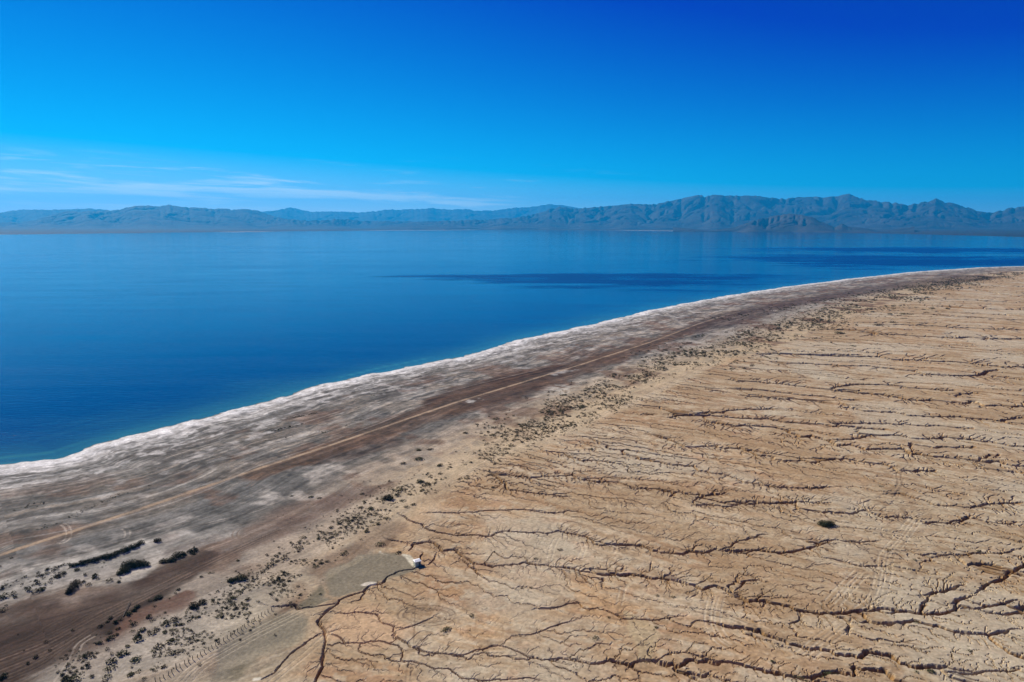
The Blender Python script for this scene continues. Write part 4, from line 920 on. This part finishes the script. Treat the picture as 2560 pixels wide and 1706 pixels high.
for (x, y) in [(1395, 655), (1450, 640), (1510, 628), (1570, 615), (1630, 605), (1690, 575), (1740, 560), (1800, 555), (1860, 545), (1910, 530), (1960, 505), (2020, 495), (2090, 480), (2150, 460), (2210, 440), (2270, 415), (2330, 395), (2390, 375), (2450, 345), (2500, 320), (2560, 300), (2610, 285), (2670, 260), (2720, 225), (2760, 205)]:
    q = RNG.random(3); hed.append((x + 14 * q[0], y + 16 * (q[1] - .5), 70 + 65 * q[0], 60 + 70 * q[2]))
clump(FA, hed, "long dark hedge-like row of shrubs along the edge of the grey mud flat", m_green, 301, "shrub_row")
clump(FB, [(330, 640, 260, 150), (450, 620, 240, 140), (560, 620, 220, 130), (670, 620, 150, 110), (250, 700, 170, 130), (200, 770, 160, 110), (140, 810, 110, 70), (290, 750, 120, 100)], "large kidney-shaped dark shrub thicket bending around a smooth pinkish mud patch", m_green, 302)
clump(FB, [(990, 570, 130, 85), (1090, 560, 130, 85), (1180, 540, 150, 95), (1260, 460, 150, 130), (1350, 440, 170, 115), (1420, 420, 80, 80)], "winding dark shrub thicket above the dark brown mud, right of the kidney-shaped one", m_green, 303)
clump(FB, [(1540, 375, 130, 70), (1620, 350, 140, 80), (1600, 420, 110, 45), (1610, 300, 40, 35)], "ragged shrub clump with a hole at the right end of the winding thicket", m_green, 304)
clump(FA, [(1500, 990, 150, 120), (1440, 1060, 160, 140), (1370, 1140, 140, 120), (1340, 1180, 120, 90)], "slanting dark shrub clump on the pale bank left of the brown mud", m_brown, 305)
clump(FB, [(890, 165, 140, 85), (860, 175, 80, 60)], "lone round dark shrub beyond the end of the hedge-like row", m_brown, 306)
clump(FB, [(1600, 1440, 180, 130), (1760, 1370, 170, 100), (1580, 1480, 120, 70)], "double dark shrub clump beside the reddish strip at the upper edge of the scrub belt", m_brown, 307)
clump(FF, [(510, 520, 330, 160), (210, 600, 220, 130), (360, 560, 200, 130)], "broad low dark shrub clump on pale ground below the brown mud end", m_olive, 308)
clump(C7, [(455, 322, 90, 46), (420, 320, 60, 36), (495, 322, 60, 36), (455, 335, 80, 30)], "single black dense shrub standing alone on the eroded tan ground", m_green, 309)
clump(C5, [(1040, 118, 80, 46), (1015, 125, 50, 36)], "rounded olive shrub at the edge of the scrub belt above the orange ground", m_olive, 310)

ZLAB = {"bank": ("dark green shrub on the pale bank by the grey mud flat", "shrubs on the pale bank"),
        "mud": ("dark shrub on the brown mud and wheel tracks", "shrubs on the brown mud"),
        "belt": ("olive shrub in the pale scrub belt beside the posts", "shrubs in the scrub belt by the posts"),
        "middle": ("olive shrub in the belt between mud and orange badlands", "shrubs in the middle scrub belt"),
        "flat": ("solitary low shrub out on the rilled tan badlands", "solitary shrubs on the badlands"),
        "farright": ("dark distant shrub mound on the tan plain", "distant shrub mounds on the plain"),
        "distant": ("distant shrub in the far scrub belt along the beach", "shrubs in the far scrub belt"),
        "beach": ("dark shrub in a line along the grey beach terraces", "shrubs lined up on the beach"),
        "tuft": ("tiny dark tuft on the rilled tan badlands", "tufts on the badlands")}
SMALL = [(a, b_, c_ * 1.05, d_ * 1.08, e_) if e_ != 'tuft' else (a, b_, c_, d_, e_) for a, b_, c_, d_, e_ in SMALL]
SMALL.sort(key=lambda q: -(q[2] + q[3]) / math.hypot(q[0], q[1], CAM_H))
rg = random.Random(8)
NIND = 290
def spot(x, y):          # where a point shows, to order look-alikes from left to right
    return x / max(1.0, y)
RANK = {}
for zone in set(q[4] for q in SMALL[:NIND]):
    idx = sorted([k for k, q in enumerate(SMALL[:NIND]) if q[4] == zone], key=lambda k: spot(SMALL[k][0], SMALL[k][1]))
    for n_, k in enumerate(idx): RANK[k] = (n_ + 1, len(idx))
def zlabel(k, zone, rad, h):
    n_, tot = RANK[k]
    if tot <= 40 and zone not in ("tuft", "beach", "distant"): return ZLAB[zone][0] + f", {ORD(n_)} from the left"
    third = ("left", "middle", "right")[min(2, (n_ - 1) * 3 // tot)]
    size = "tall" if h > .9 * rad else ("broad" if rad > .75 else "small")
    return size + " " + ZLAB[zone][0] + f", {third} stretch"
for k, (x, y, rad, h, zone) in enumerate(SMALL[:NIND]):
    o = bpy.data.objects.new("desert_shrub", PROTO[rg.choice((0, 1, 6, 0, 1, 4) if zone in ("bank", "mud") else (0, 1, 2, 3, 4, 5, 7))]); COL.objects.link(o)
    o.location = (x, y, ground_z(x, y) - .03); o.rotation_euler = (0, 0, rg.uniform(0, 6.3)); o.scale = (rad * rg.uniform(.9, 1.1), rad * rg.uniform(.8, 1.05), h)
    tag(o, zlabel(k, zone, rad, h), "shrub", ZLAB[zone][1])
rest = SMALL[NIND:]
lowp = []
for k in range(6):
    V, Q = leaf_cloud([(0, 0, 1, .95, .9)], 8, .30, 70 + k); lowp.append((V, Q))
for mi, mat in enumerate((m_green, m_olive, m_brown)):
    Vs, Qs, n = [], [], 0
    for k, (x, y, rad, h, zone) in enumerate(rest):
        if k % 3 != mi: continue
        V, Q = lowp[k % 6]; a = rg.uniform(0, 6.3); ca, sa = math.cos(a), math.sin(a)
        W = np.stack([(V[:, 0] * ca - V[:, 1] * sa) * rad + x, (V[:, 0] * sa + V[:, 1] * ca) * rad + y, V[:, 2] * h + ground_z(x, y) - .03], 1)
        Vs.append(W); Qs.append(Q + n); n += len(W)
    o = bpy.data.objects.new("scrub", cloud_mesh("scrub", np.concatenate(Vs), np.concatenate(Qs), mat)); COL.objects.link(o)
    tag(o, "scattered tiny low scrub across the belts and badlands", "scrub", kind="stuff")
